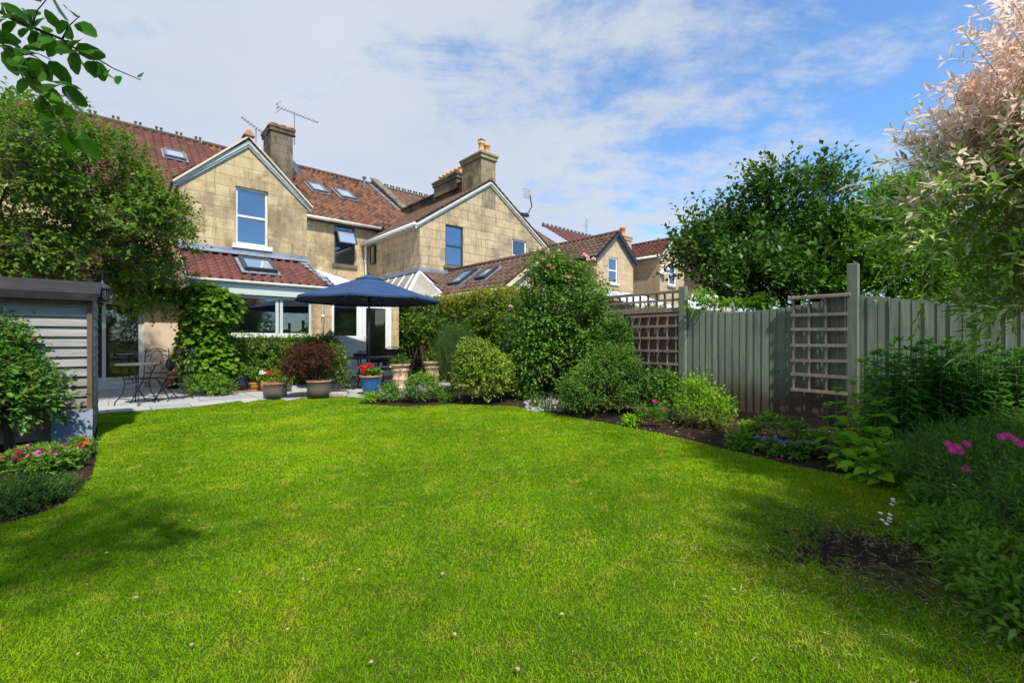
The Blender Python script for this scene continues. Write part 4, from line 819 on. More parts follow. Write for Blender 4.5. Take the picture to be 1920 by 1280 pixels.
trellis('partly hidden brown trellis behind the climbing rose', bx(1168), bx(1085), .30, 1.6, [bx(x) for x in (1090, 1102, 1116, 1130, 1146, 1164)], [.32, .56, .78, 1.0, 1.22, 1.43, 1.6], wob=.006)
trellis('open trellis topper standing above the brown fence', bx(1271), bx(1060), 1.70, 1.98, [bx(x) for x in (1075, 1090, 1105, 1118, 1131, 1145, 1159, 1172, 1184, 1197, 1212, 1228, 1243, 1258)], [1.72, 1.87], off=.0, cap=2.01, w=.04)
# ================================================================ PATIO THINGS
def pot(name, lab, pl, pr, yt, yb, m, taper=.8, rim=.02, cat='plant pot', saucer=None, rimm=None, prof=None, group=None, soil=True):
    c = G((pl+pr)/2, yb, .018); D = c.y; r = (pr-pl)/2*D/F; c = c+Vector((0, r*taper, 0)); D = c.y; r = (pr-pl)/2*D/F; h = CH+(HZ-yt)*D/F-.018
    t = thing(name, lab, cat, c, group); z0 = 0.0
    if saucer: MB().lathe(c, [(.001, 0), (r*1.05, 0), (r*1.2, .035), (r*1.13, .035), (r*.98, .015), (.001, .015)], 24).build('saucer', saucer, t, smooth=True); z0 = .016
    p = prof or [(.001, 0), (r*taper, 0), (r*(taper+.5*(1-taper)), h*.5), (r*.97, h-.035), (r*.99, h-.03)]
    p = [(a*(r if prof else 1), b*(h if prof else 1)+z0) for a, b in p]
    MB().lathe(c, p+([] if prof else []), 32).build('pot_body', m, t, smooth=True)
    MB().lathe(c, [(r*.9, h-.05), (r*1.0, h-.035), (r*(1+rim*2), h-.03), (r*(1+rim*2), h), (r*.93, h), (r*.9, h-.03), (r*.88, h-.06)], 32).build('pot_rim', rimm or m, t)
    if soil: MB().lathe(c, [(.001, h-.035), (r*.92, h-.04)], 20).build('soil', M['soil'], t)
    return c, r, h
P1 = pot('plant_pot', 'squat grey plastic pot at the lawn edge, left of the dark maple', 485, 526, 716, 748, M['pot_grey'], .95, .03, rimm=M['terra'])
P2 = pot('plant_pot', 'squat grey plastic pot holding the dark red maple', 568, 611, 712, 747, M['pot_grey'], .93, .03, rimm=M['terra'])
P3 = pot('plant_pot', 'bright blue glazed pot of red geraniums beside the dining table', 671, 711, 703, 741, M['pot_blue'], .68, .03, rimm=M['terra'])
P4 = pot('plant_pot', 'dark navy glazed pot on a saucer near the vine', 424, 460, 702, 735, M['pot_navy'], .7, .02, saucer=M['terra'])
P5 = pot('plant_pot', 'small ochre pot on a saucer right of the navy pot', 463, 485, 716, 733, M['pot_yel'], .75, .03, saucer=M['pot_yel'])
P6 = pot('plant_pot', 'slim navy pot tucked behind the right grey pot', 602, 613, 712, 737, M['pot_navy'], .7, .02)
TP = []
for k, (a, b, c, d, lb) in enumerate([(486, 499, 712, 734, 'small terracotta pot of white geraniums behind the left grey pot'), (499, 511, 713, 734, 'small terracotta pot of red geraniums behind the middle of the left grey pot'), (511, 524, 711, 734, 'terracotta pot of red geraniums behind the right edge of the left grey pot'), (524, 534, 718, 734, 'narrow terracotta pot standing just right of the left grey pot'), (534, 545, 717, 734, 'two tone grey and terracotta pot second to the right of the left grey pot')]):
    TP.append(pot('plant_pot', lb, a, b, c, d, M['terra'] if k < 4 else M['pot_grey'], .75, .04, group='small terracotta pots under the hedge'))
rings = [(.001, 0), (.72, 0), (.80, .04), (.80, .10), (.74, .13), (.80, .34), (.92, .40), (.92, .44), (.82, .47), (.86, .70), (.97, .74), (.97, .78), (.88, .82), (.98, .93)]
P7 = pot('pedestal_pot', 'tall ribbed buff clay pot right of the dining table', 731, 764, 682, 731, M['buff'], .8, .06, prof=rings)
P8 = pot('pedestal_pot', 'buff clay pot half hidden under the rosemary bush', 793, 823, 678, 722, M['buff'], .8, .06, prof=rings)
# parasol and dining set
pc = G(692, 727, .018)
def parasol():
    t = thing('parasol', 'large open navy blue parasol over the patio table', 'parasol', pc); R, z0, z1 = 1.73, 2.13, 2.75
    rims = [pc+Vector((R*math.cos(a), R*math.sin(a), z0-.0)) for a in [math.pi/8*(2*i)+.12 for i in range(8)]]; top = pc+Z*z1; mb = MB()
    n = 6
    for i in range(8):
        a, b = rims[i], rims[(i+1) % 8]; rows = []
        for j in range(n+1):
            s = .10+.90*j/n; row = []
            for q in range(5):
                u = q/4; p = top.lerp(a, s).lerp(top.lerp(b, s), u); p = p-Z*(.015*math.sin(math.pi*u)*s+.022*math.sin(math.pi*s)); row.append(p)
            rows.append(row)
        for j in range(n):
            for q in range(4): mb.add([rows[j][q], rows[j][q+1], rows[j+1][q+1], rows[j+1][q]], [(0, 1, 2, 3)])
        for q in range(4): p1, p2 = rows[n][q], rows[n][q+1]; mb.add([p1, p2, p2-Z*.035, p1-Z*.035], [(0, 1, 2, 3)])
    k = len(mb.v); o = mb.build('canopy', M['para'], t); sm_ = o.modifiers.new('thick', 'SOLIDIFY'); sm_.thickness = .004
    mb = MB(); cp = []
    for i in range(8): a = math.pi/4*i+.12; d = Vector((math.cos(a), math.sin(a), 0)); cp.append(d)
    for i in range(8):
        a, b = cp[i], cp[(i+1) % 8]; mb.add([top+Z*.015, top+a*.34-Z*.118, top+b*.34-Z*.118], [(0, 1, 2)])
    c = mb.build('vent_cap', M['para'], t); c.modifiers.new('thick', 'SOLIDIFY').thickness = .004
    MB().lathe(top, [(.02, 0), (.028, .03), (.012, .07), (.0, .08)], 10).build('finial', M['black'], t)
    for i in range(8): rb = MB().bar(top-Z*.14, rims[i]-Z*.05, .018, .022).build('rib', M['steel'], t); MB().bar(pc+Z*2.12, (top-Z*.14).lerp(rims[i]-Z*.05, .52)-Z*.01, .014, .016).build('strut', M['steel'], rb)
    MB().tube([pc, pc+Z*(z1-.05)], .024, 12).build('pole', M['steel'], t, smooth=True)
    MB().tube([pc+Z*2.06, pc+Z*2.16], .045, 12).build('hub', M['black'], t, smooth=True); MB().lathe(pc, [(.0, 0), (.24, 0), (.24, .03), (.1, .06), (.04, .10), (.04, .3), (.0, .3)], 24).build('base', M['iron'], t, smooth=True)
parasol()
def dining_table():
    t = thing('garden_table', 'round dark metal dining table under the parasol', 'table', pc); h = .745
    MB().lathe(pc, [(.03, h-.012), (.60, h-.012), (.62, h-.022), (.635, h), (.62, h+.012), (.03, h+.012), (.03, h-.012)], 40).build('table_top', M['iron'], t, smooth=False)
    for i in range(4): a = math.pi/4+i*math.pi/2+.2; d = Vector((math.cos(a), math.sin(a), 0)); MB().tube([pc+d*.34+Z*(h-.02), pc+d*.28+Z*.5, pc+d*.30+Z*.3, pc+d*.46+Z*.0], .017, 8).build('leg', M['iron'], t, smooth=True)
    mb = MB(); ring = [pc+Vector((.30*math.cos(i*math.pi/8), .30*math.sin(i*math.pi/8), .36)) for i in range(17)]; mb.tube(ring, .01, 6).build('ring_brace', M['iron'], t)
dining_table()
q = pc+Vector((-.17, -.12, .757)); pl_ = thing('table_planter', 'black trough planter standing on the dining table', 'planter', q)
MB().box(q+Z*.04, .30, .14, .09).build('trough', M['black'], pl_, bevel=.008); g = foliage([(q.x, q.y, q.z+.10, .14, .06, .03)], 60, 4, .03, .012, tl=.05, seed=4); M['leaf_grey'] = leafmat('grey_green_leaf', (.06, .12, .05), (.12, .2, .08)); npmesh('seedlings', *g[0], M['leaf_grey'], pl_)
def dining_chair(loc, rz, lab):
    t = thing('patio_chair', lab, 'chair', (0, 0, 0), 'dark metal chairs around the dining table')
    for s in (-1, 1):
        MB().tube([(s*.25, .24, 0), (s*.25, .22, .40), (s*.26, .20, .62), (s*.26, .12, .66), (s*.26, -.16, .65), (s*.25, -.21, .62)], .012, 7).build('front_leg', M['iron'], t, smooth=True)
        MB().tube([(s*.23, -.30, 0), (s*.23, -.2, .42), (s*.23, -.27, .75), (s*.2, -.32, .92), (s*.13, -.335, .965), (0, -.34, .97)], .012, 7).build('back_leg', M['iron'], t, smooth=True)
    s_ = MB(); s_.box((0, .0, .42), .46, .44, .02).build('seat', M['mesh_black'], t, bevel=.008)
    b = MB(); R = Matrix.Rotation(rad(-12), 3, 'X'); b.box((0, -.265, .70), .43, .012, .46, Matrix.Rotation(rad(13), 3, 'X')).build('backrest', M['mesh_black'], t)
    MB().tube([(-.25, .2, .40), (.25, .2, .40)], .01, 6).build('stretcher', M['iron'], t); t.location = loc; t.rotation_euler = (0, 0, rz)
    for o in [t]+list(t.children): ORG[o.name] = Vector((0, 0, 0))
    return t
M['mesh_black'] = plain('black_sling_mesh', (.02, .02, .022), .6, .2, 60, bmp=.3)
c1 = dining_chair(pc+Vector((-.78, -.15, 0)), rad(-80), 'dark metal patio chair left of the dining table, by the cushion')
for dx, dy, rz, lb in ((.22, .85, 175, 'dark metal patio chair behind the dining table, in front of the glazed door'), (.82, .1, 100, 'dark metal patio chair right of the dining table, beside the tall buff pot')):
    c = copy_tree(c1); c['label'] = lb; c.location = pc+Vector((dx, dy, 0)); c.rotation_euler = (0, 0, rad(rz))
# slatted wooden chair in the corner
wc = G(786, 718, .018)+Vector((0, .35, 0)); t = thing('wooden_chair', 'dark slatted wooden garden chair against the ivy', 'chair', wc); zr_ = Matrix.Rotation(rad(35), 3, 'Z')
def wp(x, y, z): return wc+zr_@Vector((x, y, z))
for i in range(6): MB().bar(wp(-.25+i*.1, .2, .4), wp(-.27+i*.108, .42, 1.05-.03*abs(i-2.5)), .075, .018, up=Z).build('back_slat', M['dwood'], t)
for i in range(5): MB().bar(wp(-.28, -.25+i*.1, .42-.012*(4-i)*-1), wp(.28, -.25+i*.1, .42+.012*(4-i)), .085, .02).build('seat_slat', M['dwood'], t)
for s in (-1, 1): MB().bar(wp(s*.30, -.28, 0), wp(s*.30, -.28, .62), .06, .03).build('leg', M['dwood'], t); MB().bar(wp(s*.30, .32, 0), wp(s*.30, .32, .62), .06, .03).build('leg', M['dwood'], t); MB().bar(wp(s*.32, -.34, .63), wp(s*.32, .36, .63), .1, .022).build('armrest', M['dwood'], t)
# cushion, trough
m, t_, b_, _ = newmat('red_white_fabric'); ck = N(t_, 'ShaderNodeTexVoronoi', i_Scale=26); gp = N(t_, 'ShaderNodeNewGeometry'); t_.links.new(gp.outputs['Position'], ck.inputs['Vector'])
t_.links.new(mixc(t_, ramp(t_, ck.outputs['Distance'], .25, .4), (.62, .03, .06), (.75, .62, .6)), b_.inputs['Base Color']); b_.inputs['Roughness'].default_value = .9; M['cush'] = m
def cushion(c, w, d, h, rz, lab):
    c = Vector(c); mb = MB(); n = 10; R = Matrix.Rotation(rz, 3, 'Z')
    for side in (1, -1):
        k = len(mb.v)
        for i in range(n+1):
            for j in range(n+1):
                x, y = i/n*2-1, j/n*2-1; e = (max(0, 1-x**4)*max(0, 1-y**4))**.45; mb.v.append(c+R@Vector((x*w/2*(1-.05*y*y), y*d/2*(1-.05*x*x), h/2+side*h/2*e)))
        for i in range(n):
            for j in range(n): a = k+i*(n+1)+j; mb.f.append((a, a+1, a+n+2, a+n+1))
    o = mb.build('cushion', M['cush'], None, smooth=True); tag(o, lab, 'cushion', 'red and white cushions on the patio')
cushion(G(627, 716, .02), .48, .42, .10, .2, 'flat red and white patterned cushion on the paving behind the left chair'); cushion(G(640, 711, .1), .36, .3, .12, .9, 'plump red and white cushion propped against the flat cushion')
c = G(632, 745); mb = MB(); 
mb.lathe((0, 0, 0), [(.0, 0), (.19, 0), (.215, .03), (.21, .085), (.19, .11), (.16, .10), (.14, .085), (.0, .08)], 22)
rr = random.Random(3); mb.v = [c+Vector((v.x*1.0+rr.uniform(-.006, .006), v.y*.62+rr.uniform(-.006, .006), v.z+rr.uniform(-.005, .005))) for v in mb.v]; tag(mb.build('stone_trough', M['trough'], None, smooth=True), 'low weathered oval stone trough at the lawn edge left of the blue pot', 'trough')
# bistro set
def scroll(c, r, t0, t1, n=14): return [(c[0]+r*(1-.75*i/n)*math.cos(t0+(t1-t0)*i/n), c[1], c[2]+r*(1-.75*i/n)*math.sin(t0+(t1-t0)*i/n)) for i in range(n+1)]
def bistro_chair(loc, rz, lab):
    t = thing('bistro_chair', lab, 'chair', (0, 0, 0), 'scrolled black iron chairs beside the patio doors')
    for s in (-1, 1):
        MB().tube([(s*.19, -.24, 0), (s*.19, .2, .44)], .010, 6).build('front_leg', M['iron'], t); MB().tube([(s*.205, .26, 0), (s*.205, -.18, .44)], .010, 6).build('back_leg', M['iron'], t)
        MB().tube([(s*.20, .18, .42), (s*.205, .22, .7), (s*.20, .25, .95), (s*.18, .255, 1.0)], .010, 6).build('back_upright', M['iron'], t)
    mb = MB().tube([(s*.2, .18+.07*(1), .93+.07*math.sin(math.pi*(s+1)/2)) for s in [i/6-1 for i in range(13)]], .009, 6)
    mb.tube([(.20*math.cos(a)*.95, .24, .93-.17*abs(math.cos(a))**.7+.07) for a in [math.pi*i/14 for i in range(15)]], .007, 5)
    for s in (-1, 1):
        mb.tube(scroll((s*.12, .24, .84), .055, 0 if s > 0 else math.pi, (1 if s > 0 else -1)*5+(0 if s > 0 else math.pi)), .006, 5); mb.tube(scroll((s*.13, .22, .62), .05, 1.5, 1.5+s*5), .006, 5); mb.tube([(s*.19, .22, .72), (s*.10, .22, .60), (s*.08, .21, .5)], .006, 5)
        mb.tube([(s*.08, .23, .9), (s*.11, .225, .76), (s*.05, .22, .66)], .006, 5)
    mb.tube([(-.2, .2, .52), (.2, .2, .52)], .007, 5); mb.tube([(.07*math.cos(a), .225, .74+.07*math.sin(a)) for a in [math.pi*i/8 for i in range(17)]], .006, 5)
    mb.build('scrollwork', M['iron'], t); MB().lathe((0, 0, .44), [(.0, -.006), (.19, -.006), (.205, 0), (.19, .012), (.0, .012)], 24).build('seat', M['iron'], t, smooth=True)
    MB().tube([(-.19, .21, .05), (.19, .21, .05)], .008, 5).tube([(-.19, -.2, .04), (.19, -.2, .04)], .008, 5).build('stretcher', M['iron'], t)
    MB().lathe((0, 0, 0), [(.0, -.012), (.05, -.01), (.055, 0), (.03, .01), (.0, .012)], 16).build('back_medallion', M['steel'], t, smooth=True)
    d = t.children[-1]; d.data.transform(Matrix.Translation((0, .225, .74)) @ Matrix.Rotation(rad(90), 4, 'X'))
    t.location = loc; t.rotation_euler = (0, 0, rz); return t
b1 = bistro_chair(G(281, 752, .018), rad(12), 'black iron bistro chair with scrolled back, directly behind the small table'); b2 = copy_tree(b1); b2['label'] = 'black iron bistro chair with scrolled back, right of the small table'; b2.location = G(323, 749, .018); b2.rotation_euler = (0, 0, rad(-16))
tc_ = G(257, 757, .018); t = thing('bistro_table', 'small round black iron table beside the shed', 'table', tc_)
MB().lathe(tc_, [(.0, .715), (.30, .715), (.315, .72), (.315, .735), (.30, .74), (.0, .74)], 32).build('table_top', M['steel'], t)
for i in range(4): a = math.pi/4+i*math.pi/2; d = Vector((math.cos(a), math.sin(a), 0)); MB().tube([tc_+d*.27+Z*.71, tc_+d*.20+Z*.55, tc_+d*.17+Z*.38, tc_+d*.2+Z*.2, tc_+d*.30+Z*.06, tc_+d*.31], .010, 6).build('leg', M['iron'], t, smooth=True)
mb = MB()
for zz, r in ((.38, .17), (.12, .25)): mb.tube([tc_+Vector((r*math.cos(i*math.pi/10), r*math.sin(i*math.pi/10), zz)) for i in range(21)], .007, 5)
mb.build('ring_brace', M['iron'], t)
gc = G(319, 729, .018)+Vector((0, .15, 0)); t = thing('chiminea', 'small black outdoor stove with orange bands against the pale wall', 'stove', gc)
MB().lathe(gc, [(.0, 0), (.14, .01), (.17, .08), (.18, .2), (.15, .3), (.13, .34), (.0, .34)], 22).build('body', M['black'], t, smooth=True); MB().lathe(gc, [(.13, .34), (.155, .36), (.155, .41), (.13, .43)], 22).build('orange_band', M['orange'], t, smooth=True)
MB().lathe(gc, [(.13, .43), (.17, .48), (.19, .58), (.16, .70), (.08, .76), (.0, .77)], 22).build('lid', M['black'], t, smooth=True); MB().box(gc+Vector((0, -.172, .13)), .10, .03, .12).build('vent_door', M['orange'], t, bevel=.01)
# indoor plant on the sill behind the window glass
ip = AT(503, 625, 11.4); ip = H(1.5, -1.42, 1.30); t = thing('potted_herb', 'bushy green herb in a pot on the indoor window sill', 'potted plant', ip)
MB().lathe(ip, [(.0, 0), (.05, 0), (.065, .1), (.05, .1), (.0, .09)], 14).build('pot', M['buff'], t, smooth=True)
M['leaf_basil'] = leafmat('basil_leaf', (.06, .20, .02), (.12, .32, .04)); g = foliage([(ip.x, ip.y, ip.z+.24, .10, .10, .15)], 80, 5, .045, .03, tl=.06, seed=5, cull=-9); npmesh('foliage', *g[0], M['leaf_basil'], t)
for k, (a, z_) in enumerate(((2.15, .10), (2.28, .15), (2.42, .12), (2.55, .09))):
    o = MB().lathe(H(a, -1.45, 1.30), [(.0, 0), (.03, 0), (.045, z_*.4), (.02, z_*.75), (.03, z_), (.0, z_*.95)], 12).build('vase', M['pot_blue'] if k == 1 else (M['glass_dark'] if k == 2 else M['white']), None, smooth=True)
    tag(o, ['small white jar leftmost on the indoor window sill', 'blue vase on the indoor window sill', 'dark glass bottle on the indoor sill right of the blue vase', 'small white jar rightmost on the indoor window sill'][k], 'vase')
# ================================================================ PLANTS
def E(x0, x1, y0, y1, D, dep=None, k=1.0):
    rx = (x1-x0)/2*D/F*k; rz = (y1-y0)/2*D/F*k; p = AT((x0+x1)/2, (y0+y1)/2, D); return (p.x, p.y, p.z, rx, dep or rx, rz)
def ground_at(px, D): p = AT(px, 640, D); return Vector((p.x, p.y, 0))
LM = leafmat
M['lilac'] = LM('lilac_leaf', (.055, .125, .018), (.115, .205, .027), (.20, .14, .05), .38)
M['vine'] = LM('vine_leaf', (.055, .13, .016), (.12, .22, .028), (.22, .22, .05), .4)
M['hedgel'] = LM('hedge_leaf', (.05, .125, .018), (.12, .23, .03), (.22, .26, .06), .35, .12)
M['ivy'] = LM('creeper_leaf', (.05, .14, .016), (.11, .22, .026), (.26, .20, .03), .35, .12)
M['ivytop'] = LM('creeper_tip_leaf', (.12, .19, .025), (.22, .24, .04), (.32, .2, .04), .45)
M['rose'] = LM('rose_leaf', (.045, .125, .020), (.10, .21, .034), (.16, .17, .04), .33, .14)
M['euon'] = LM('shrub_leaf_olive', (.09, .17, .022), (.20, .28, .05), (.34, .38, .12), .35, .14)
M['esc'] = LM('glossy_shrub_leaf', (.035, .11, .016), (.085, .19, .028), (.15, .22, .05), .32, .14)
M['rosem'] = LM('rosemary_leaf', (.025, .085, .014), (.05, .13, .022), None, .25, .06)
M['acer'] = LM('maroon_maple_leaf', (.040, .018, .014), (.075, .032, .02), (.11, .08, .03), .35, .05)
M['dark'] = LM('dark_tree_leaf', (.028, .075, .014), (.055, .13, .022), (.10, .17, .03), .25, .16)
M['bright'] = LM('bright_laurel_leaf', (.075, .19, .014), (.15, .30, .026), (.28, .38, .05), .45, .1)
M['camel'] = LM('camellia_leaf', (.03, .10, .016), (.065, .16, .024), (.20, .22, .03), .28, .2)
M['phlox'] = LM('phlox_leaf', (.028, .10, .024), (.06, .17, .04), None, .3, .08)
M['rasp'] = LM('broad_bright_leaf', (.11, .25, .025), (.20, .37, .035), None, .42, .05)
M['fern'] = LM('feathery_leaf', (.055, .17, .018), (.11, .25, .03), (.18, .26, .05), .4)
M['low'] = LM('low_leaf', (.06, .15, .022), (.12, .23, .04), (.2, .26, .06), .35)
M['mat'] = LM('thyme_leaf', (.045, .11, .03), (.09, .17, .045), None, .3)
M['spike'] = LM('iris_leaf', (.06, .13, .045), (.11, .19, .07), None, .3)
M['willow'] = LM('willow_leaf', (.09, .22, .03), (.19, .34, .06), (.75, .78, .50), .5, .05, 1.3, (.95, .78, .72), (2.5, 3.05, .8), (1.1, 1.0, .75))
M['apple'] = LM('apple_leaf', (.035, .12, .014), (.07, .19, .022), None, .5, .12)
def pet(name, a, b, tr=.3): return LM(name, a, b, None, tr, .03)
M['pinkp'] = pet('pale_pink_petal', (.72, .38, .45), (.85, .58, .62)); M['pink'] = pet('pink_petal', (.66, .22, .28), (.80, .42, .45)); M['red'] = pet('red_petal', (.60, .008, .02), (.80, .03, .05)); M['wh'] = pet('white_petal', (.72, .72, .70), (.85, .85, .82))
M['mag'] = pet('magenta_petal', (.46, .02, .22), (.68, .08, .42)); M['crim'] = pet('crimson_petal', (.14, .003, .028), (.26, .008, .055)); M['org'] = pet('orange_petal', (.75, .12, .01), (.85, .28, .02)); M['viol'] = pet('violet_petal', (.22, .16, .62), (.36, .28, .78)); M['lav'] = pet('lavender_petal', (.38, .30, .48), (.52, .44, .58)); M['yel'] = pet('yellow_centre', (.75, .5, .03), (.8, .6, .06))
def each(name, pts, k, L, Wd, r, m): return [(name, puff([p], k, L, Wd, r, shape='round', seed=i+5), m) for i, p in enumerate(pts)]
def A3(pts): return [tuple(AT(*p)) for p in pts]
# left: big lilac tree behind the shed
lb = [E(-160, 150, 185, 470, 7.6, 1.6), E(40, 235, 215, 430, 7.6, 1.3), E(130, 305, 285, 470, 8.0, 1.2), E(215, 350, 340, 500, 8.3, 1.0), E(190, 345, 450, 575, 8.9, .8), E(-120, 120, 400, 520, 7.2, 1.1), E(100, 260, 420, 540, 8.0, .9), E(255, 350, 520, 615, 9.3, .5), E(170, 300, 500, 590, 9.0, .6), E(-60, 120, 460, 560, 7.6, .7), E(60, 230, 450, 560, 8.2, .7)]
tb = G(95, 800); tb = Vector((-8.3, 8.1, 0))
plant('lilac_tree', 'large leafy tree with pale bare twigs rising behind the timber shed', 'tree', tb, lb, 8600, 7, .088, .05, M['lilac'], M['twigpale'], trunk=(.055, [b[:3] for b in lb[:4]]+[AT(60, 420, 7.3), AT(20, 330, 7.2), AT(240, 440, 8.4)]), tmat=M['bark'], cn='crown', tl=.36, shape='fold', up=.45, droop=.25, jit=.55, shell=.75, cull=-.42, fr=1.6, seed=21)
t_top = thing('bare_twig_spray', 'bare twiggy growth above the tree top behind the shed', 'twigs', AT(180, 230, 7.8)) if False else None
# vine and hedge on the near house
vb = [E(352, 425, 530, 640, 9.6, .35), E(378, 446, 540, 600, 9.6, .3), E(345, 432, 600, 735, 9.6, .33), E(350, 385, 560, 700, 9.5, .25)]
plant('grape_vine', 'tall climbing vine covering the corner of the garden room', 'climber', ground_at(385, 9.7), vb, 1500, 6, .10, .095, M['vine'], M['twiggreen'], trunk=(.025,), shape='round', tl=.22, up=.0, out=.7, droop=.5, flat=0, seed=31, cull=-.7, shell=.5)
hb_ = [(*H(a, -1.95+.03*math.sin(a*5)), .64+.03*math.sin(a*3), .36, .27, .68) for a in (.75, 1.1, 1.45, 1.8, 2.15, 2.5, 2.85, 3.1)]
hb_ = [(b[0], b[1], b[3], b[4], b[5], b[6]) if len(b) == 7 else b for b in hb_]
plant('clipped_hedge', 'clipped green hedge along the wall under the wide window', 'hedge', H(1.9, -2.0), hb_, 3000, 5, .055, .038, M['hedgel'], M['twiggreen'], trunk=(.018,), tl=.14, up=.3, shell=.35, cull=-1.2, seed=32, rag=.05, low=-.9)
plant('low_shrub', 'low spreading shrub at the foot of the vine', 'shrub', ground_at(388, 9.3), [E(345, 425, 700, 742, 9.2, .3), E(395, 440, 712, 738, 9.3, .2)], 500, 5, .05, .03, M['low'], seed=33, tl=.12, cull=-1.2)
c, r, h = P4; plant('potted_shrub', 'trailing green plant in the navy pot', 'potted plant', c+Z*h, [(c.x, c.y, h+.09, r, r, .13), (c.x+.1, c.y-.15, h-.04, .1, .05, .1)], 110, 5, .05, .03, M['low'], seed=34, tl=.12, cull=-9)
c, r, h = P5; plant('potted_herb', 'fresh green leafy plant in the ochre pot', 'potted plant', c+Z*h, [(c.x, c.y, h+.14, r*1.4, r*1.4, .15)], 110, 5, .075, .045, M['hedgel'], seed=35, tl=.14, cull=-9)
# geraniums
def geranium(P, lab, mat, n=5, seed=1, hh=.16, gr=None):
    c, r, h = P; rg = random.Random(seed); cs = [(c.x+rg.uniform(-r, r)*.95, c.y+rg.uniform(-r, r)*.6-.03, h+hh+rg.uniform(-.03, .05)) for _ in range(n)]
    plant('geranium', lab, 'flowering plant', c+Z*h, [(c.x, c.y, h+.06, r*.95, r*.95, .08)], 60, 5, .05, .048, M['low'], seed=seed, tl=.09, cull=-9, shape='round', fm=[('flower_heads', puff(cs, 60, .026, .022, .032, seed=seed, shape='round'), mat)], group=gr)
geranium(TP[0], 'white geranium in flower above the left grey pot', M['wh'], 5, 1); geranium(TP[1], 'red geranium between the white one and its larger red neighbour', M['red'], 4, 2); geranium(TP[2], 'red geranium at the right edge of the left grey pot', M['red'], 5, 3, .14)
geranium(P3, 'bright red geraniums in the blue pot', M['red'], 1, 4, .1)
c, r, h = P3; ch_ = A3([(679, 690, c.y), (693, 686, c.y-.05), (688, 697, c.y-.1), (683, 692, c.y)]); t = thing('geranium', 'tall scarlet geranium heads standing over the blue pot', 'flowering plant', c+Z*h)
npmesh('flower_heads', *puff(ch_, 90, .034, .03, .05, seed=9, shape='round'), M['red'], t); npmesh('stems', *sticks(np.array([tuple(c+Z*h)]*4), np.array(ch_), .006), M['twiggreen'], t)
for P, lb, s in ((P1, 'rusty and green bedding plants filling the left grey pot', 5), (TP[3], 'small green plant in the narrow terracotta pot', 6), (TP[4], 'small green plant in the two tone pot', 7)):
    c, r, h = P; plant('bedding_plant', lb, 'potted plant', c+Z*h, [(c.x, c.y, h+.02, r*.85, r*.85, .07)], 70, 5, .035, .02, M['low'] if s > 5 else M['euon'], seed=s, tl=.08, cull=-9)
# maple and rose bush
c, r, h = P2; md = c.y
plant('maple_shrub', 'domed dark maroon maple growing in the right grey pot', 'shrub', c+Z*(h-.04), [E(534, 600, 648, 712, md, .42), E(556, 624, 643, 700, md, .38), E(535, 570, 670, 718, md-.1, .25)], 1500, 7, .05, .016, M['acer'], M['twigred'], trunk=(.014,), tl=.13, up=.15, droop=.4, shell=.5, seed=41, cull=-.9)
rb_ = [E(598, 650, 645, 712, md+.5, .35), E(625, 655, 690, 735, md+.5, .15)]
plant('rose_bush', 'loose green rose bush with small buds right of the maple', 'shrub', ground_at(615, md+.6), rb_, 330, 6, .055, .036, M['hedgel'], M['twigred'], trunk=(.012,), tl=.24, up=.4, jit=.7, seed=42, cull=-.6, fm=each('bud', A3([(606, 652, md+.3), (648, 671, md+.3), (628, 661, md+.3)]), 12, .02, .016, .01, M['pinkp']))
c, r, h = P7; plant('succulent', 'sprawling grey green plant on the tall buff pot', 'potted plant', c+Z*h, [(c.x, c.y, h+.05, r*1.3, r*1.2, .10)], 70, 6, .09, .02, M['spike'], seed=43, tl=.16, up=.4, cull=-9)
rc = ground_at(848, 10.2); plant('rosemary_bush', 'upright spiky rosemary bush in front of the ivy', 'shrub', rc, [E(800, 898, 640, 730, 10.2, .5), E(815, 893, 618, 700, 10.2, .45)], 1300, 14, .032, .006, M['rosem'], M['twiggreen'], trunk=(.02,), tl=.42, up=1.3, out=.35, jit=.22, shell=.8, seed=44, cull=-2, spread=1.2)
# creeper covered fence
def zt(b): return 2.18-.10*math.sin(b*1.3)
ib = [(*H(FA+(-.02), b)[:2], z, .5, .42, .62) for b in np.arange(-6.6, -.3, .45) for z in (.75, 1.65)]
plant('creeper', 'dense green creeper smothering the fence beside the patio', 'climber', H(FA, -3.5), ib, 6500, 6, .075, .055, M['ivy'], M['twigred'], trunk=(.02, [H(FA-.1, b, 1.5) for b in (-6, -4.5, -3, -1.5)]), tl=.2, up=.1, out=.8, droop=.35, shell=.35, seed=45, cull=-.9, low=-.9, rag=.1)
tt = [(*H(FA-.05, b)[:2], 2.22+.06*math.sin(b*2), .42, .40, .16) for b in np.arange(-6.6, -.3, .45)]
plant('creeper', 'yellowish new growth topping the fence creeper', 'climber', H(FA, -3.3, 2.0), tt, 1100, 6, .065, .045, M['ivytop'], M['twigred'], tl=.2, up=.5, shell=.5, seed=46, cull=-.5)
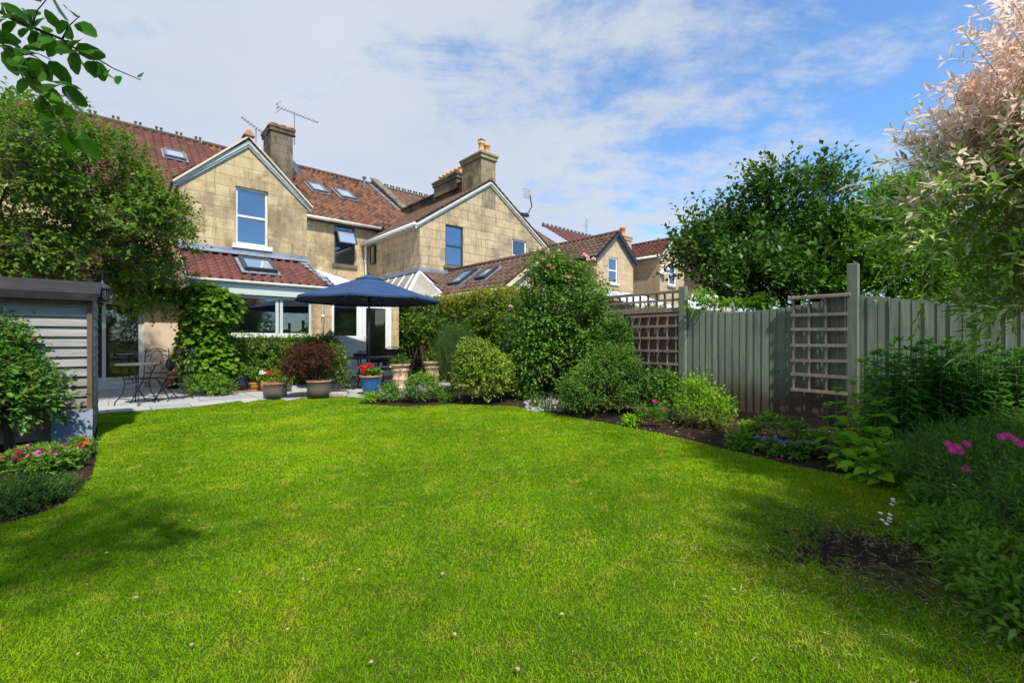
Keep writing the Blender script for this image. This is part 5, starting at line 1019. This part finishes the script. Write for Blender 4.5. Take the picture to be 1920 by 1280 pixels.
# climbing rose
rbb = [E(940, 1085, 540, 700, 9.0, .7), E(1030, 1165, 545, 700, 8.8, .65), E(975, 1140, 490, 610, 8.9, .6), E(990, 1080, 470, 570, 8.9, .5), E(1080, 1175, 590, 700, 8.6, .5), E(950, 1070, 620, 730, 8.9, .6)]
fl1 = A3([(1020, 487, 8.6), (1004, 472, 8.8), (1037, 481, 8.7), (1047, 470, 8.9), (1018, 466, 8.8), (1029, 498, 8.5), (1036, 503, 8.5), (1041, 500, 8.6), (1062, 519, 8.4), (1068, 521, 8.4), (1070, 491, 8.7), (1095, 478, 8.7), (1101, 482, 8.7), (1103, 487, 8.6), (1117, 503, 8.5), (1113, 486, 8.7), (1008, 494, 8.5), (1147, 602, 8.2), (1027, 472, 8.7), (957, 575, 8.5), (1130, 512, 8.6)])
plant('climbing_rose', 'large climbing rose with pale pink blooms above the brown fence', 'rose', ground_at(1070, 9.0), rbb, 3800, 6, .065, .046, M['rose'], M['twiggreen'], trunk=(.03,), tmat=M['bark'], tl=.42, up=.45, droop=.4, shell=.6, seed=47, cull=-.45, fr=2.6, rag=.28, fm=[*each('rose_bloom', fl1, 30, .036, .033, .014, M['pinkp'])])
# shrubs in the long border
plant('rounded_shrub', 'rounded olive green shrub with pale leaf edges beside the rosemary', 'shrub', ground_at(905, 8.5), [E(846, 962, 655, 760, 8.5, .6), E(858, 935, 640, 720, 8.5, .5)], 1900, 6, .062, .028, M['euon'], M['twiggreen'], trunk=(.02,), tl=.15, up=.5, shell=.35, seed=51, cull=-.8, rag=.16)
plant('border_shrub', 'dark leafy shrub in the gap between olive shrub and rose', 'shrub', ground_at(965, 9.3), [E(935, 1005, 668, 768, 9.2, .5), E(960, 1010, 700, 770, 8.9, .3)], 900, 5, .06, .03, M['rose'], tl=.2, seed=52, cull=-.7)
plant('glossy_shrub', 'large billowing glossy shrub under the brown trellis', 'shrub', ground_at(1130, 7.2), [E(1060, 1200, 668, 790, 7.1, .6), E(1048, 1110, 700, 785, 6.9, .4), E(1105, 1190, 650, 730, 7.3, .5), E(1150, 1215, 680, 780, 7.2, .4)], 2500, 6, .042, .024, M['esc'], M['bark'], trunk=(.022,), tmat=M['bark'], tl=.2, up=.45, shell=.5, seed=53, cull=-.7, fr=3)
plant('upright_shrub', 'narrow upright shrub against the left end of the brown trellis', 'shrub', ground_at(1160, 7.6), [E(1130, 1185, 585, 700, 7.7, .3)], 420, 6, .05, .028, M['esc'], tl=.2, up=.8, seed=54, cull=-.8)
plant('border_shrub', 'dark shrub with deep pink roses at the foot of the tall green post', 'shrub', ground_at(1245, 7.0), [E(1212, 1278, 700, 790, 6.9, .35)], 420, 6, .055, .032, M['rose'], tl=.2, up=.5, seed=55, cull=-.9, fm=each('rose_bloom', A3([(1228, 753, 6.4), (1205, 768, 6.3), (1212, 770, 6.3), (1244, 768, 6.4)]), 26, .036, .033, .012, M['mag']))
for i, (px, py, lb) in enumerate(((1208, 800, 'small feathery plant with a pink flower at the lawn edge, left of its twin'), (1238, 803, 'small feathery plant at the lawn edge below the deep pink roses'))):
    c = G(px, py); plant('cosmos', lb, 'flowering plant', c, [(c.x, c.y+.05, .14, .11, .11, .14)], 120, 6, .035, .008, M['fern'], tl=.12, up=.9, seed=56+i, cull=-9, group='small cosmos plants along the lawn edge')
plant('penstemon', 'loose pale green bushy plant right of the tall green post', 'flowering plant', ground_at(1322, 6.2), [E(1275, 1380, 745, 825, 6.0, .3), E(1290, 1330, 715, 780, 6.1, .2)], 330, 6, .075, .022, M['rasp'], M['twigred'], tl=.26, up=.9, out=.4, seed=58, cull=-.9)
for i, (px, py, w, h_, m_, lb) in enumerate([(1443, 822, .16, .3, 'low', 'small dark leafy plant alone on bare soil before the green fence'), (1495, 835, .14, .26, 'low', 'small drooping plant on bare soil below the round railed trellis'), (1530, 848, .15, .2, 'low', 'small low plant beside the broad leaved bright plant'), (1405, 815, .08, .14, 'rasp', 'tiny yellow green seedling at the bed middle'), (1180, 800, .1, .12, 'rasp', 'tiny leafy seedling beneath the glossy shrub')]):
    c = G(px, py); plant('seedling_plant', lb, 'plant', c, [(c.x, c.y, h_*.6, w, w, h_*.5)], 60, 5, .06, .025, M[m_], tl=.1, up=.3, droop=.4, seed=60+i, cull=-9)
vp = [(1392, 838, .16, 'primrose like leaf clump left of the violet flowers', 0), (1440, 846, .15, 'violet flowered low plant, leftmost of the three', 1), (1484, 856, .14, 'violet flowered low plant, middle of the three', 1), (1519, 856, .11, 'violet flowered low plant, rightmost of the three', 1)]
for i, (px, py, w, lb, fl_) in enumerate(vp):
    c = G(px, py); fm = []
    if fl_: rg = random.Random(i); fm = [('flower_heads', puff([(c.x+rg.uniform(-w, w)*.7, c.y+rg.uniform(-w, w)*.5, .13+rg.uniform(-.01, .02)) for _ in range(9)], 26, .02, .008, .012), M['viol'])]
    plant('ageratum' if fl_ else 'primrose', lb, 'flowering plant', c, [(c.x, c.y, .05, w, w, .06)], 80, 5, .075 if not fl_ else .05, .035, M['low'], tl=.07, up=.2, seed=70+i, cull=-9, fm=fm, group='violet bedding plants' if fl_ else None)
def bigleaf(name, lab, base, tops, L, Wd, mat, n=9, seed=1, whorl=2, cat='plant', stemr=.006, flowers=None, lean=.12):
    rg = np.random.default_rng(seed); base = Vector(base); t = thing(name, lab, cat, base); P, D, Nn, LL, A_, B2 = [], [], [], [], [], []
    for tp in tops:
        tp = Vector(tp); b0 = Vector((tp.x+rg.uniform(-lean, lean), tp.y+rg.uniform(-lean, lean), 0)); prev = b0
        for k in range(n):
            s = (k+1)/n; p = b0.lerp(tp, s); A_.append(tuple(prev)); B2.append(tuple(p)); prev = p
            for q_ in range(whorl):
                a = k*1.57+q_*2*math.pi/whorl+rg.uniform(-.35, .35); d = Vector((math.cos(a), math.sin(a), .35 if s > .8 else -.15+rg.uniform(-.2, .3))); P.append(tuple(p)); D.append(tuple(d)); Nn.append((0, 0, 1)); LL.append((1-.45*max(0, s-.7)/.3)*(.7+.5*rg.random())*(.6+.4*min(1, s*3)))
        for q_ in range(5): a = q_*1.26; P.append(tuple(tp)); D.append((math.cos(a)*.6, math.sin(a)*.6, .8)); Nn.append((0, 0, 1)); LL.append(.5)
    LL = np.array(LL); npmesh('foliage', *leafgeo(np.array(P), np.array(D), np.array(Nn)+rg.normal(size=(len(P), 3))*.2, L*LL, Wd*LL, 'oval', rg, .18), mat, t); npmesh('stems', *sticks(np.array(A_), np.array(B2), stemr), M['twiggreen'], t)
    if flowers: npmesh('flowers', *flowers[0], flowers[1], t)
    return t
rg = np.random.default_rng(3)
bigleaf('broad_leaved_plant', 'bright green broad leaved plant spilling onto the lawn before the trellis', G(1620, 872), [AT(x, y, d-.25) for x, y, d in ((1570, 735, 4.5), (1550, 765, 4.4), (1590, 770, 4.3), (1610, 790, 4.2), (1635, 812, 4.0), (1660, 820, 3.9), (1605, 745, 4.6), (1640, 700, 4.7), (1615, 680, 4.8), (1655, 840, 3.8), (1580, 820, 4.2), (1630, 850, 3.85), (1600, 722, 4.5), (1660, 725, 4.4), (1690, 850, 3.8), (1645, 760, 4.2), (1612, 835, 4.0))], .145, .09, M['rasp'], 6, 2, 2, lean=.1)
tops = [(rg.uniform(1625, 1940), rg.uniform(-16, 34), rg.uniform(4.1, 5.0)) for _ in range(165)]
tops = [AT(x, (672 if x < 1660 else (648+abs(x-1720)*.12))+y*1.3+(5-d)*12, d) for x, y, d in tops]
bigleaf('phlox_clump', 'tall dark green stand of leafy upright stems in front of the right fence', G(1780, 860), tops,   .135, .042, M['phlox'], 13, 5, 4, lean=.08)
tops = [AT(rg.uniform(1690, 2020), rg.uniform(830, 900)+0, rg.uniform(2.9, 3.7)) for _ in range(60)]
# cosmos clumps at the right edge of the lawn
cz = [G(1745, 960)+Vector((.25, .2, 0)), G(1820, 1000)+Vector((.3, .2, 0)), G(1880, 1090)+Vector((.35, .1, 0)), G(1900, 920)+Vector((.3, .3, 0)), G(1990, 1200)+Vector((.3, 0, 0))]
labs = ['feathery green clump nearest the white daisies', 'feathery green clump with a single low magenta flower', 'feathery green clump at the right edge of the lawn, lowest in view', 'feathery clump with magenta cosmos flowers before the dark stems', 'feathery clump partly outside the right edge, nearest the camera']
for i, c in enumerate(cz):
    fm = []
    if i in (1, 3):
        pts = A3([(1811, 879, 2.75)] if i == 1 else [(1777, 832, 2.75), (1795, 838, 2.7), (1812, 832, 2.75), (1784, 844, 2.65), (1877, 819, 2.6), (1902, 824, 2.6), (1913, 832, 2.55), (1800, 846, 2.7), (1890, 817, 2.65)])
        fm = [('blossom', daisy([p], [(-.2, -.7, .5)], 8, .026, .020, .25, seed=k), M['mag']) for k, p in enumerate(pts)]+[('flower_centre', puff([p], 10, .008, .008, .006), M['yel']) for p in pts]
    plant('cosmos', labs[i], 'flowering plant', c, [(c.x, c.y, .22, .34, .34, .24), (c.x+.2, c.y+.1, .3, .3, .3, .25)], 620, 8, .035, .007, M['fern'], M['twiggreen'], tl=.2, up=.8, seed=80+i, cull=-.9, shell=.9, fm=fm, group='feathery cosmos clumps at the right lawn edge', low=-.3)
bigleaf('cosmos', 'taller leafy stems right of the magenta flowers', G(1850, 930), [AT(rg.uniform(1700, 1930), rg.uniform(850, 1010), rg.uniform(2.6, 3.2)) for _ in range(46)], .07, .018, M['fern'], 7, 6, 3, stemr=.004)
dz = A3([(1674, 935, 3.0), (1675, 939, 3.0), (1672, 945, 3.0), (1651, 961, 2.9), (1669, 964, 2.9), (1654, 974, 2.85), (1668, 971, 2.85), (1662, 981, 2.8), (1712, 986, 2.8), (1667, 976, 2.85), (1790, 922, 2.9), (1789, 909, 2.9)])
t = thing('daisy_clump', 'small white daisies standing at the shaded lawn edge', 'daisies', G(1665, 985)); npmesh('petals', *daisy(dz, [(0, -.3, 1)]*len(dz), 9, .016, .009, .1), M['wh'], t); npmesh('stems', *sticks(np.array([(x, y, 0) for x, y, z in dz]), np.array(dz), .002), M['twiggreen'], t)
for i, (px, py, w) in enumerate([(1760, 905, .22), (1800, 960, .2), (1850, 1040, .2), (1930, 1120, .22), (1715, 885, .18), (1990, 1190, .22)]):
    c = G(px, py); plant('edging_plant', ['low leafy plant behind the daisies', 'low leafy plant beside the single magenta flower', 'low leafy plant at the bare patch corner of the border', 'low leafy plant at the far right lawn edge', 'low leafy plant between the broad bright plant and the daisies', 'low leafy plant nearest the camera at the right'][i], 'plant', c, [(c.x, c.y, .08, w*1.5, w*1.4, .14)], 330, 6, .05, .02, M['low' if i % 2 else 'fern'], tl=.12, up=.5, seed=150+i, cull=-9)
# plants round the blue pot
plant('lavender', 'pale lilac flowering low clump in front of the tall buff pot', 'flowering plant', G(770, 757), [E(748, 790, 728, 756, 8.4, .2)], 160, 5, .035, .012, M['leaf_grey'], tl=.12, up=.9, seed=91, cull=-9, fm=[('flower_spikes', puff([tuple(AT(rg.uniform(748, 788), rg.uniform(728, 744), rg.uniform(8.2, 8.5))) for _ in range(60)], 14, .016, .01, .02, hemi=False), M['lav'])])
for i, (x0, x1, y0, y1, lb, mk, L) in enumerate([(755, 832, 700, 757, 'soft green mounded plant beside the lilac flowers', 'low', .055), (708, 752, 722, 758, 'low leafy clump right of the blue pot base', 'esc', .05), (678, 715, 738, 762, 'small bright green tuft at the foot of the blue pot', 'rasp', .05), (815, 850, 735, 760, 'small green clump left of the olive shrub', 'esc', .04)]):
    plant('border_plant', lb, 'plant', G((x0+x1)/2, 757), [E(x0, x1, y0, y1, 8.5, (x1-x0)/2*8.5/F)], 420 if i == 0 else 200, 5, L, L*.5, M[mk], tl=.12, up=.5, seed=93+i, cull=-9)
for i, (px, py) in enumerate(((1004, 765), (1027, 770), (1063, 772))):
    c = G(px, py); t = thing('iris_clump', ['grey green iris blades left of the pebbles', 'grey green iris blades standing among the pebbles', 'pale grassy blades at the left of the glossy shrub'][i], 'plant', c); n = 26; D = np.c_[RNG.normal(size=(n, 2))*.25, np.ones(n)]
    npmesh('blades', *leafgeo(np.array([tuple(c)]*n)+np.c_[RNG.normal(size=(n, 2))*.05, np.zeros(n)], D, RNG.normal(size=(n, 3)), .22+.12*RNG.random(n), .016, 'blade'), M['spike'], t)
# pebbles: one heap
mb = MB(); rr = random.Random(9)
for i in range(230):
    p = G(rr.uniform(985, 1062), rr.uniform(742, 772)); s = rr.uniform(.015, .04); k = len(mb.v); n = 7; R = Matrix.Rotation(rr.uniform(0, 3), 3, 'Z')
    ring = lambda q, z: [p+R@Vector((math.cos(j*6.283/n)*s*1.4*q, math.sin(j*6.283/n)*s*q, z*s)) for j in range(n)]
    mb.add(ring(.6, -.1)+ring(1, .3)+ring(.8, .75)+[p+Z*s*.9], [(j+n*l, (j+1) % n+n*l, (j+1) % n+n*l+n, j+n*l+n) for l in (0, 1) for j in range(n)]+[(2*n+j, 2*n+(j+1) % n, 3*n) for j in range(n)])
tag(mb.build('pebbles', plain('grey_pebble', (.25, .23, .21), .8, .35, 25), None, smooth=True), 'grey pebbles and crocks heaped in the bed by the iris', 'pebbles', kind='stuff')
# litter on the bed soil
n = 900; P = RNG.uniform((0, 2.8), (4.6, 9), (n*5, 2)); ab = np.array([AB(p) for p in P]); P = P[(ab[:, 0] < 5.8) & ~inside(P, lawn) & (ab[:, 0] > 3.4)][:n]; n = len(P)
g = leafgeo(np.c_[P, np.full(n, .004)], np.c_[RNG.normal(size=(n, 2)), RNG.random(n)*.3], np.c_[RNG.normal(size=(n, 2))*.4, np.ones(n)], .02+.03*RNG.random(n), .014+.012*RNG.random(n), 'oval'); tag(npmesh('leaf_litter', *g, LM('dead_leaf', (.10, .055, .03), (.25, .15, .08), (.4, .3, .2), .1, .02)), 'dry brown leaf litter scattered on the bed soil', 'litter', kind='stuff')
m, t_, b_, _ = newmat('soil_clods'); n = 2600; P = np.concatenate([RNG.uniform((0, 2.6), (4.8, 9), (n*3, 2)), RNG.uniform((-5.2, 2.4), (-3, 5.2), (n, 2))]); ab = np.array([AB(p) for p in P]); P = P[(ab[:, 0] < 5.8) & ~inside(P, lawn)]; P = np.concatenate([P, bare+RNG.normal(size=(900, 2))*[.22, .13]]); n = len(P); s = .006+.02*RNG.random(n)**2
oc = np.array([(1, 0, 0), (0, 1, 0), (-1, 0, 0), (0, -1, 0), (0, 0, .8)]); Vc = (np.c_[P, np.zeros(n)][:, None]+oc[None]*(s[:, None, None])*(.6+.8*RNG.random((n, 5, 1)))).reshape(-1, 3); T = (np.array([(0, 1, 4), (1, 2, 4), (2, 3, 4), (3, 0, 4)])[None]+(np.arange(n)*5)[:, None, None]).reshape(-1, 3)
tag(npmesh('soil_clods', Vc, T, M['earth']), 'dark crumbly clods of bed soil', 'soil', kind='stuff')
# left border
lbx = ground_at(20, 4.5); plant('camellia', 'rounded glossy bush in front of the shed at the left edge', 'shrub', lbx, [E(-160, 50, 600, 810, 4.5, .6), E(-120, 88, 665, 825, 4.4, .55), E(-160, 35, 585, 700, 4.6, .5)], 2600, 6, .062, .034, M['camel'], M['bark'], trunk=(.03,), tl=.2, up=.35, shell=.5, seed=101, cull=-.8, rag=.1, fm=each('bud', A3([(14, 677, 3.9), (64, 637, 4.0), (72, 700, 3.95)]), 12, .018, .014, .008, M['crim']))
c = G(105, 905)+Vector((-.35, -.05, 0)); 
plant('ground_cover', 'dark matted low plant at the left lawn edge', 'ground cover', G(60, 960), [E(-60, 60, 895, 985, 3.0, .45), E(20, 130, 900, 960, 3.25, .3), E(80, 155, 890, 935, 3.6, .2)], 1900, 6, .022, .008, M['mat'], tl=.07, up=.5, seed=102, cull=-2, shell=.9)
def petunia(px, py, lab, mk, seed, w=.17, nf=12):
    c = G(px, py); rg = random.Random(seed); fc = [(c.x+rg.uniform(-w, w), c.y+rg.uniform(-w, w)*.7, .15+rg.uniform(-.03, .03)) for _ in range(nf)]
    plant('petunia', lab, 'flowering plant', c, [(c.x, c.y, .07, w, w, .09)], 130, 5, .045, .02, M['low'], tl=.08, up=.4, seed=seed, cull=-9, group='petunias in the left border', fm=[('blossom', daisy([p], [(rg.uniform(-.4, .6), -.6, .7)], 6, .023, .024, .25, shape='round', seed=seed+i), M[mk]) for i, p in enumerate(fc)])
petunia(36, 880, 'crimson petunia at the left end of the row', 'crim', 1); petunia(62, 872, 'white and magenta petunia, second from the left end', 'mag', 2); petunia(85, 885, 'bright magenta petunia in the middle of the row', 'mag', 3, .14, 10); petunia(104, 872, 'deep crimson petunia, second from the right end', 'crim', 4); petunia(125, 878, 'crimson petunia at the right end of the row', 'crim', 5, .13, 8); petunia(84, 868, 'white petunia among the magenta ones', 'wh', 6, .12, 8)
c = G(152, 858); mg = A3([(149, 828, c.y), (155, 830, c.y-.02), (162, 833, c.y-.05), (157, 826, c.y)]); plant('marigold', 'orange marigolds at the foot of the slate slab', 'flowering plant', c, [(c.x, c.y, .09, .12, .12, .09)], 130, 6, .04, .01, M['low'], tl=.1, up=.7, seed=110, cull=-9, fm=[('flower_heads', puff(mg, 46, .028, .012, .012), M['org'])])
# trees beyond the fence
db = [E(1310, 1640, 420, 620, 8.2, 1.3), E(1260, 1440, 400, 560, 8.4, 1.0), E(1390, 1500, 320, 470, 8.2, .7), E(1480, 1610, 310, 470, 8.1, .7), E(1540, 1655, 360, 520, 7.9, .7), E(1330, 1600, 470, 615, 7.6, .9), E(1480, 1680, 400, 600, 7.8, .9)]
plant('dark_tree', 'dark glossy small tree with upright shoots behind the green fence', 'tree', ground_at(1485, 8.3), db, 3600, 9, .105, .07, M['dark'], M['barkdark'], trunk=(.09,), tmat=M['barkdark'], cn='crown', tl=.6, up=.75, out=.8, jit=.35, shell=.7, seed=121, cull=-.35, fr=1.7, droop=.05, rag=.22)
plant('laurel_shrub', 'bright yellow green laurel between the dark tree and pink willow', 'shrub', ground_at(1670, 6.9), [E(1590, 1760, 360, 600, 6.9, .9), E(1620, 1745, 325, 460, 7.0, .6), E(1570, 1680, 450, 600, 6.9, .6), E(1690, 1850, 400, 600, 6.6, .8), E(1800, 2060, 380, 610, 6.3, .9), E(1660, 1860, 500, 680, 6.5, .7), E(1800, 2050, 500, 680, 6.2, .7)], 4800, 7, .085, .034, M['bright'], M['twiggreen'], trunk=(.04,), tmat=M['bark'], cn='crown', tl=.3, up=.6, shell=.6, seed=122, cull=-.7)
plant('neighbour_climber', 'pale green leafy climber peeping over the dip of the green fence', 'climber', H(FA+.15, -11.4), [E(1292, 1480, 566, 590, 7.1, .15), E(1295, 1330, 545, 580, 7.2, .12), E(1400, 1450, 556, 585, 7.0, .12)], 260, 5, .07, .03, M['bright'], tl=.14, up=.8, seed=123, cull=-.8)
gb = [E(1150, 1260, 555, 600, 14, .6), E(1215, 1300, 550, 600, 16, .8)]
plant('distant_shrub', 'yellow green shrub seen through the open trellis topper', 'shrub', ground_at(1215, 14.5), [E(1185, 1265, 572, 640, 14.5, .8)], 420, 5, .12, .06, M['ivytop'], tl=.3, seed=124, cull=-.9)
# willow
wb = [(3.95, 2.85, 2.75, 1.0, .75, .95), (3.62, 2.95, 2.05, .98, .75, .68), (3.9, 2.85, 1.55, .85, .65, .5), (4.2, 2.5, 2.5, .9, .75, 1.1), (3.62, 3.05, 2.4, .95, .6, .62)]
plant('variegated_willow', 'tall willow shrub with pink and cream tipped shoots at the right edge', 'tree', (3.95, 2.95, 0), wb, 2300, 17, .086, .025, M['willow'], M['twigpale'], trunk=(.04,), tmat=M['bark'], cn='crown', tl=.40, up=.55, out=1.0, jit=.33, shell=.65, droop=.12, spread=.75, seed=131, cull=-.5, fr=3.2, rag=.16)
# near tree: crown mostly above the frame, one branch hangs into view
def near_branch():
    tb = Vector((-3.5, .9, 0)); t = thing('apple_tree', 'tree with round leaved branch hanging into view at the upper left', 'tree', tb)
    br = [[(-420, -260, 1.7), (-160, -60, 1.5), (0, 23, 1.42), (59, 51, 1.40), (117, 74, 1.38), (145, 94, 1.37), (185, 112, 1.36), (213, 129, 1.35), (264, 150, 1.34)],
          [(-160, -60, 1.5), (-60, 40, 1.46), (0, 80, 1.42), (35, 104, 1.40), (59, 145, 1.38), (78, 184, 1.37), (113, 234, 1.36), (150, 258, 1.36)],
          [(117, 74, 1.38), (128, 50, 1.36), (150, 30, 1.36)], [(59, 145, 1.38), (95, 152, 1.37), (130, 165, 1.36)], [(59, 51, 1.40), (70, 20, 1.38), (95, -10, 1.38)], [(35, 104, 1.4), (70, 100, 1.38), (95, 112, 1.37)]]
    mb = MB(); rg = np.random.default_rng(8); P, D, Nn, Ls = [], [], [], []
    for bi, b in enumerate(br):
        q = [AT(*p) for p in b]; r0 = .012 if bi == 0 else (.007 if bi == 1 else .003); mb.tube(q, [max(.0012, r0*(1-.85*i/(len(q)-1))*(.55 if i > 1 else 1)) for i in range(len(q))], 6)
        for i in range(len(q)-1):
            if b[i][0] < -90: continue
            L = (q[i+1]-q[i]).length; last = bi == 0 and i >= len(q)-3
            for k in range(max(1, int(L/(.0125 if not last else .035)))):
                s = rg.random(); p = q[i].lerp(q[i+1], s); d = (q[i+1]-q[i]).normalized(); sd = Vector(rg.normal(size=3)); sd = (sd-d*sd.dot(d)).normalized(); dd = (d*.5+sd*.9-Z*.35).normalized(); p = p+dd*rg.uniform(.004, .02)
                P.append(tuple(p)); D.append(tuple(dd)); Nn.append(tuple(Vector((rg.normal()*.5, -.75, .6+rg.normal()*.4)))); Ls.append(rg.uniform(.65, 1.15)*(.62 if last else 1))
    Ls = np.array(Ls); npmesh('hanging_leaves', *leafgeo(np.array(P), np.array(D), np.array(Nn), .066*Ls, .043*Ls, 'round', rg, .12), M['apple'], t)
    mb.build('branch', M['barkdark'], t, smooth=True)
    cb = [(-2.6, .1, 3.7, 1.2, 1.0, .8), (-1.3, -.1, 4.0, 1.0, .9, .6), (-3.4, .5, 3.4, 1.2, .9, .9), (-2.2, -1.2, 3.8, 1.3, 1.0, .8)]
    lf, st = foliage(cb, 1500, 7, .07, .045, tl=.3, shape='fold', seed=141, cull=-.35, up=.3, shell=.9, low=-.5); v, tr_ = lf
    npmesh('crown', v, tr_, M['apple'], t); npmesh('twigs', *st, M['barkdark'], t); mb = MB(); limbs(mb, tb, [c[:3] for c in cb]+[tuple(AT(-420, -260, 1.7))], .09); mb.build('trunk', M['bark'], t, smooth=True)
near_branch()
plant('apple_tree', 'leafy tree standing outside the right edge, shading the worn grass', 'tree', (5.4, -.6, 0), [(3.8, .15, 3.9, 1.1, .95, .7), (4.7, -.6, 3.7, 1.2, 1.1, .9), (3.3, -.3, 4.1, .75, .7, .5), (4.6, 1.0, 3.8, 1.0, .8, .7), (3.7, -1.1, 3.8, 1.1, .8, .7), (4.7, -1.7, 3.7, 1.1, .8, .7)], 3600, 7, .08, .05, M['apple'], M['barkdark'], trunk=(.11,), cn='crown', tl=.3, seed=142, cull=-.6, shell=.9)
# fallen petals and leaves, yellow flowers in the lawn
M['fallen'] = LM('fallen_leaf', (.30, .20, .12), (.45, .34, .25), None, .2, .03)
for k, (px, py) in enumerate([(755, 968), (1165, 862), (834, 1075), (972, 1257), (356, 1210), (197, 1035), (355, 974), (676, 1068), (1304, 1188), (905, 1012), (540, 1180), (452, 1108), (150, 1222), (1110, 925), (960, 1045), (618, 940), (480, 968), (1380, 1105), (850, 1185), (700, 1240), (1050, 1150), (250, 1120), (1215, 985), (570, 1085)]):
    c = G(px, py, .035); a = RNG.uniform(0, 6.28); sz = RNG.uniform(.010, .019)*(1.2 if k < 8 else .8)
    t = npmesh('fallen_leaf', *leafgeo(np.array([tuple(c)]), np.array([[math.cos(a), math.sin(a), .15]]), np.array([[.2, -.2, 1]]), sz*1.3, sz, 'oval', RNG, .25), M['fallen']); tag(t, 'small pale dry leaf lying on the mown lawn', 'leaf', 'dry leaves scattered on the lawn')

# unseen hedge behind the camera, added to darken the window reflections
plant('reflection_hedge', 'unseen tall evergreen hedge added behind the camera for dark window reflections', 'hedge', H(-1, -23), [(*H(a, -22.5+.3*math.sin(a*2))[:2], 1.5+.3*math.sin(a*1.3), 1.3, .8, 1.9+.4*math.sin(a*2.1)) for a in np.arange(-12, 7, 1.2)], 4200, 5, .16, .09, M['dark'], M['barkdark'], tl=.4, seed=160, cull=-2, low=-.9)

# dead grass and clover round the worn patch
n = 1500; P = bare+np.array([-.05, -.15])+RNG.normal(size=(n, 2))*[.55, .5]; P = P[inside(P, lawn)]; n = len(P)
g = leafgeo(np.c_[P, np.full(n, .006)], np.c_[RNG.normal(size=(n, 2)), .15+.3*RNG.random(n)], np.c_[RNG.normal(size=(n, 2))*.4, np.ones(n)], .02+.035*RNG.random(n), .0028, 'blade')
tag(npmesh('dead_grass', *g, LM('straw_blade', (.26, .18, .08), (.48, .38, .2), None, .2, .02)), 'straw coloured dead grass around the worn patch of lawn', 'dead grass', kind='stuff')
n = 600; P = np.array([2.1, 2.1])+RNG.normal(size=(n, 2))*[.75, .55]; P = P[inside(P, lawn)]; n = len(P); a = RNG.random(n)*6.28; P3, D3 = [], []
for k in range(3): P3.append(np.c_[P, np.full(n, .022)]); D3.append(np.c_[np.cos(a+k*2.09), np.sin(a+k*2.09), np.full(n, .1)])
g = leafgeo(np.concatenate(P3), np.concatenate(D3), np.tile([0, 0, 1.], (3*n, 1)), .0075, .0075, 'round'); tag(npmesh('clover', *g, LM('clover_leaf', (.04, .13, .02), (.07, .2, .04), None, .3, .04)), 'small dark clover leaves in the shaded corner of the lawn', 'clover', kind='stuff')
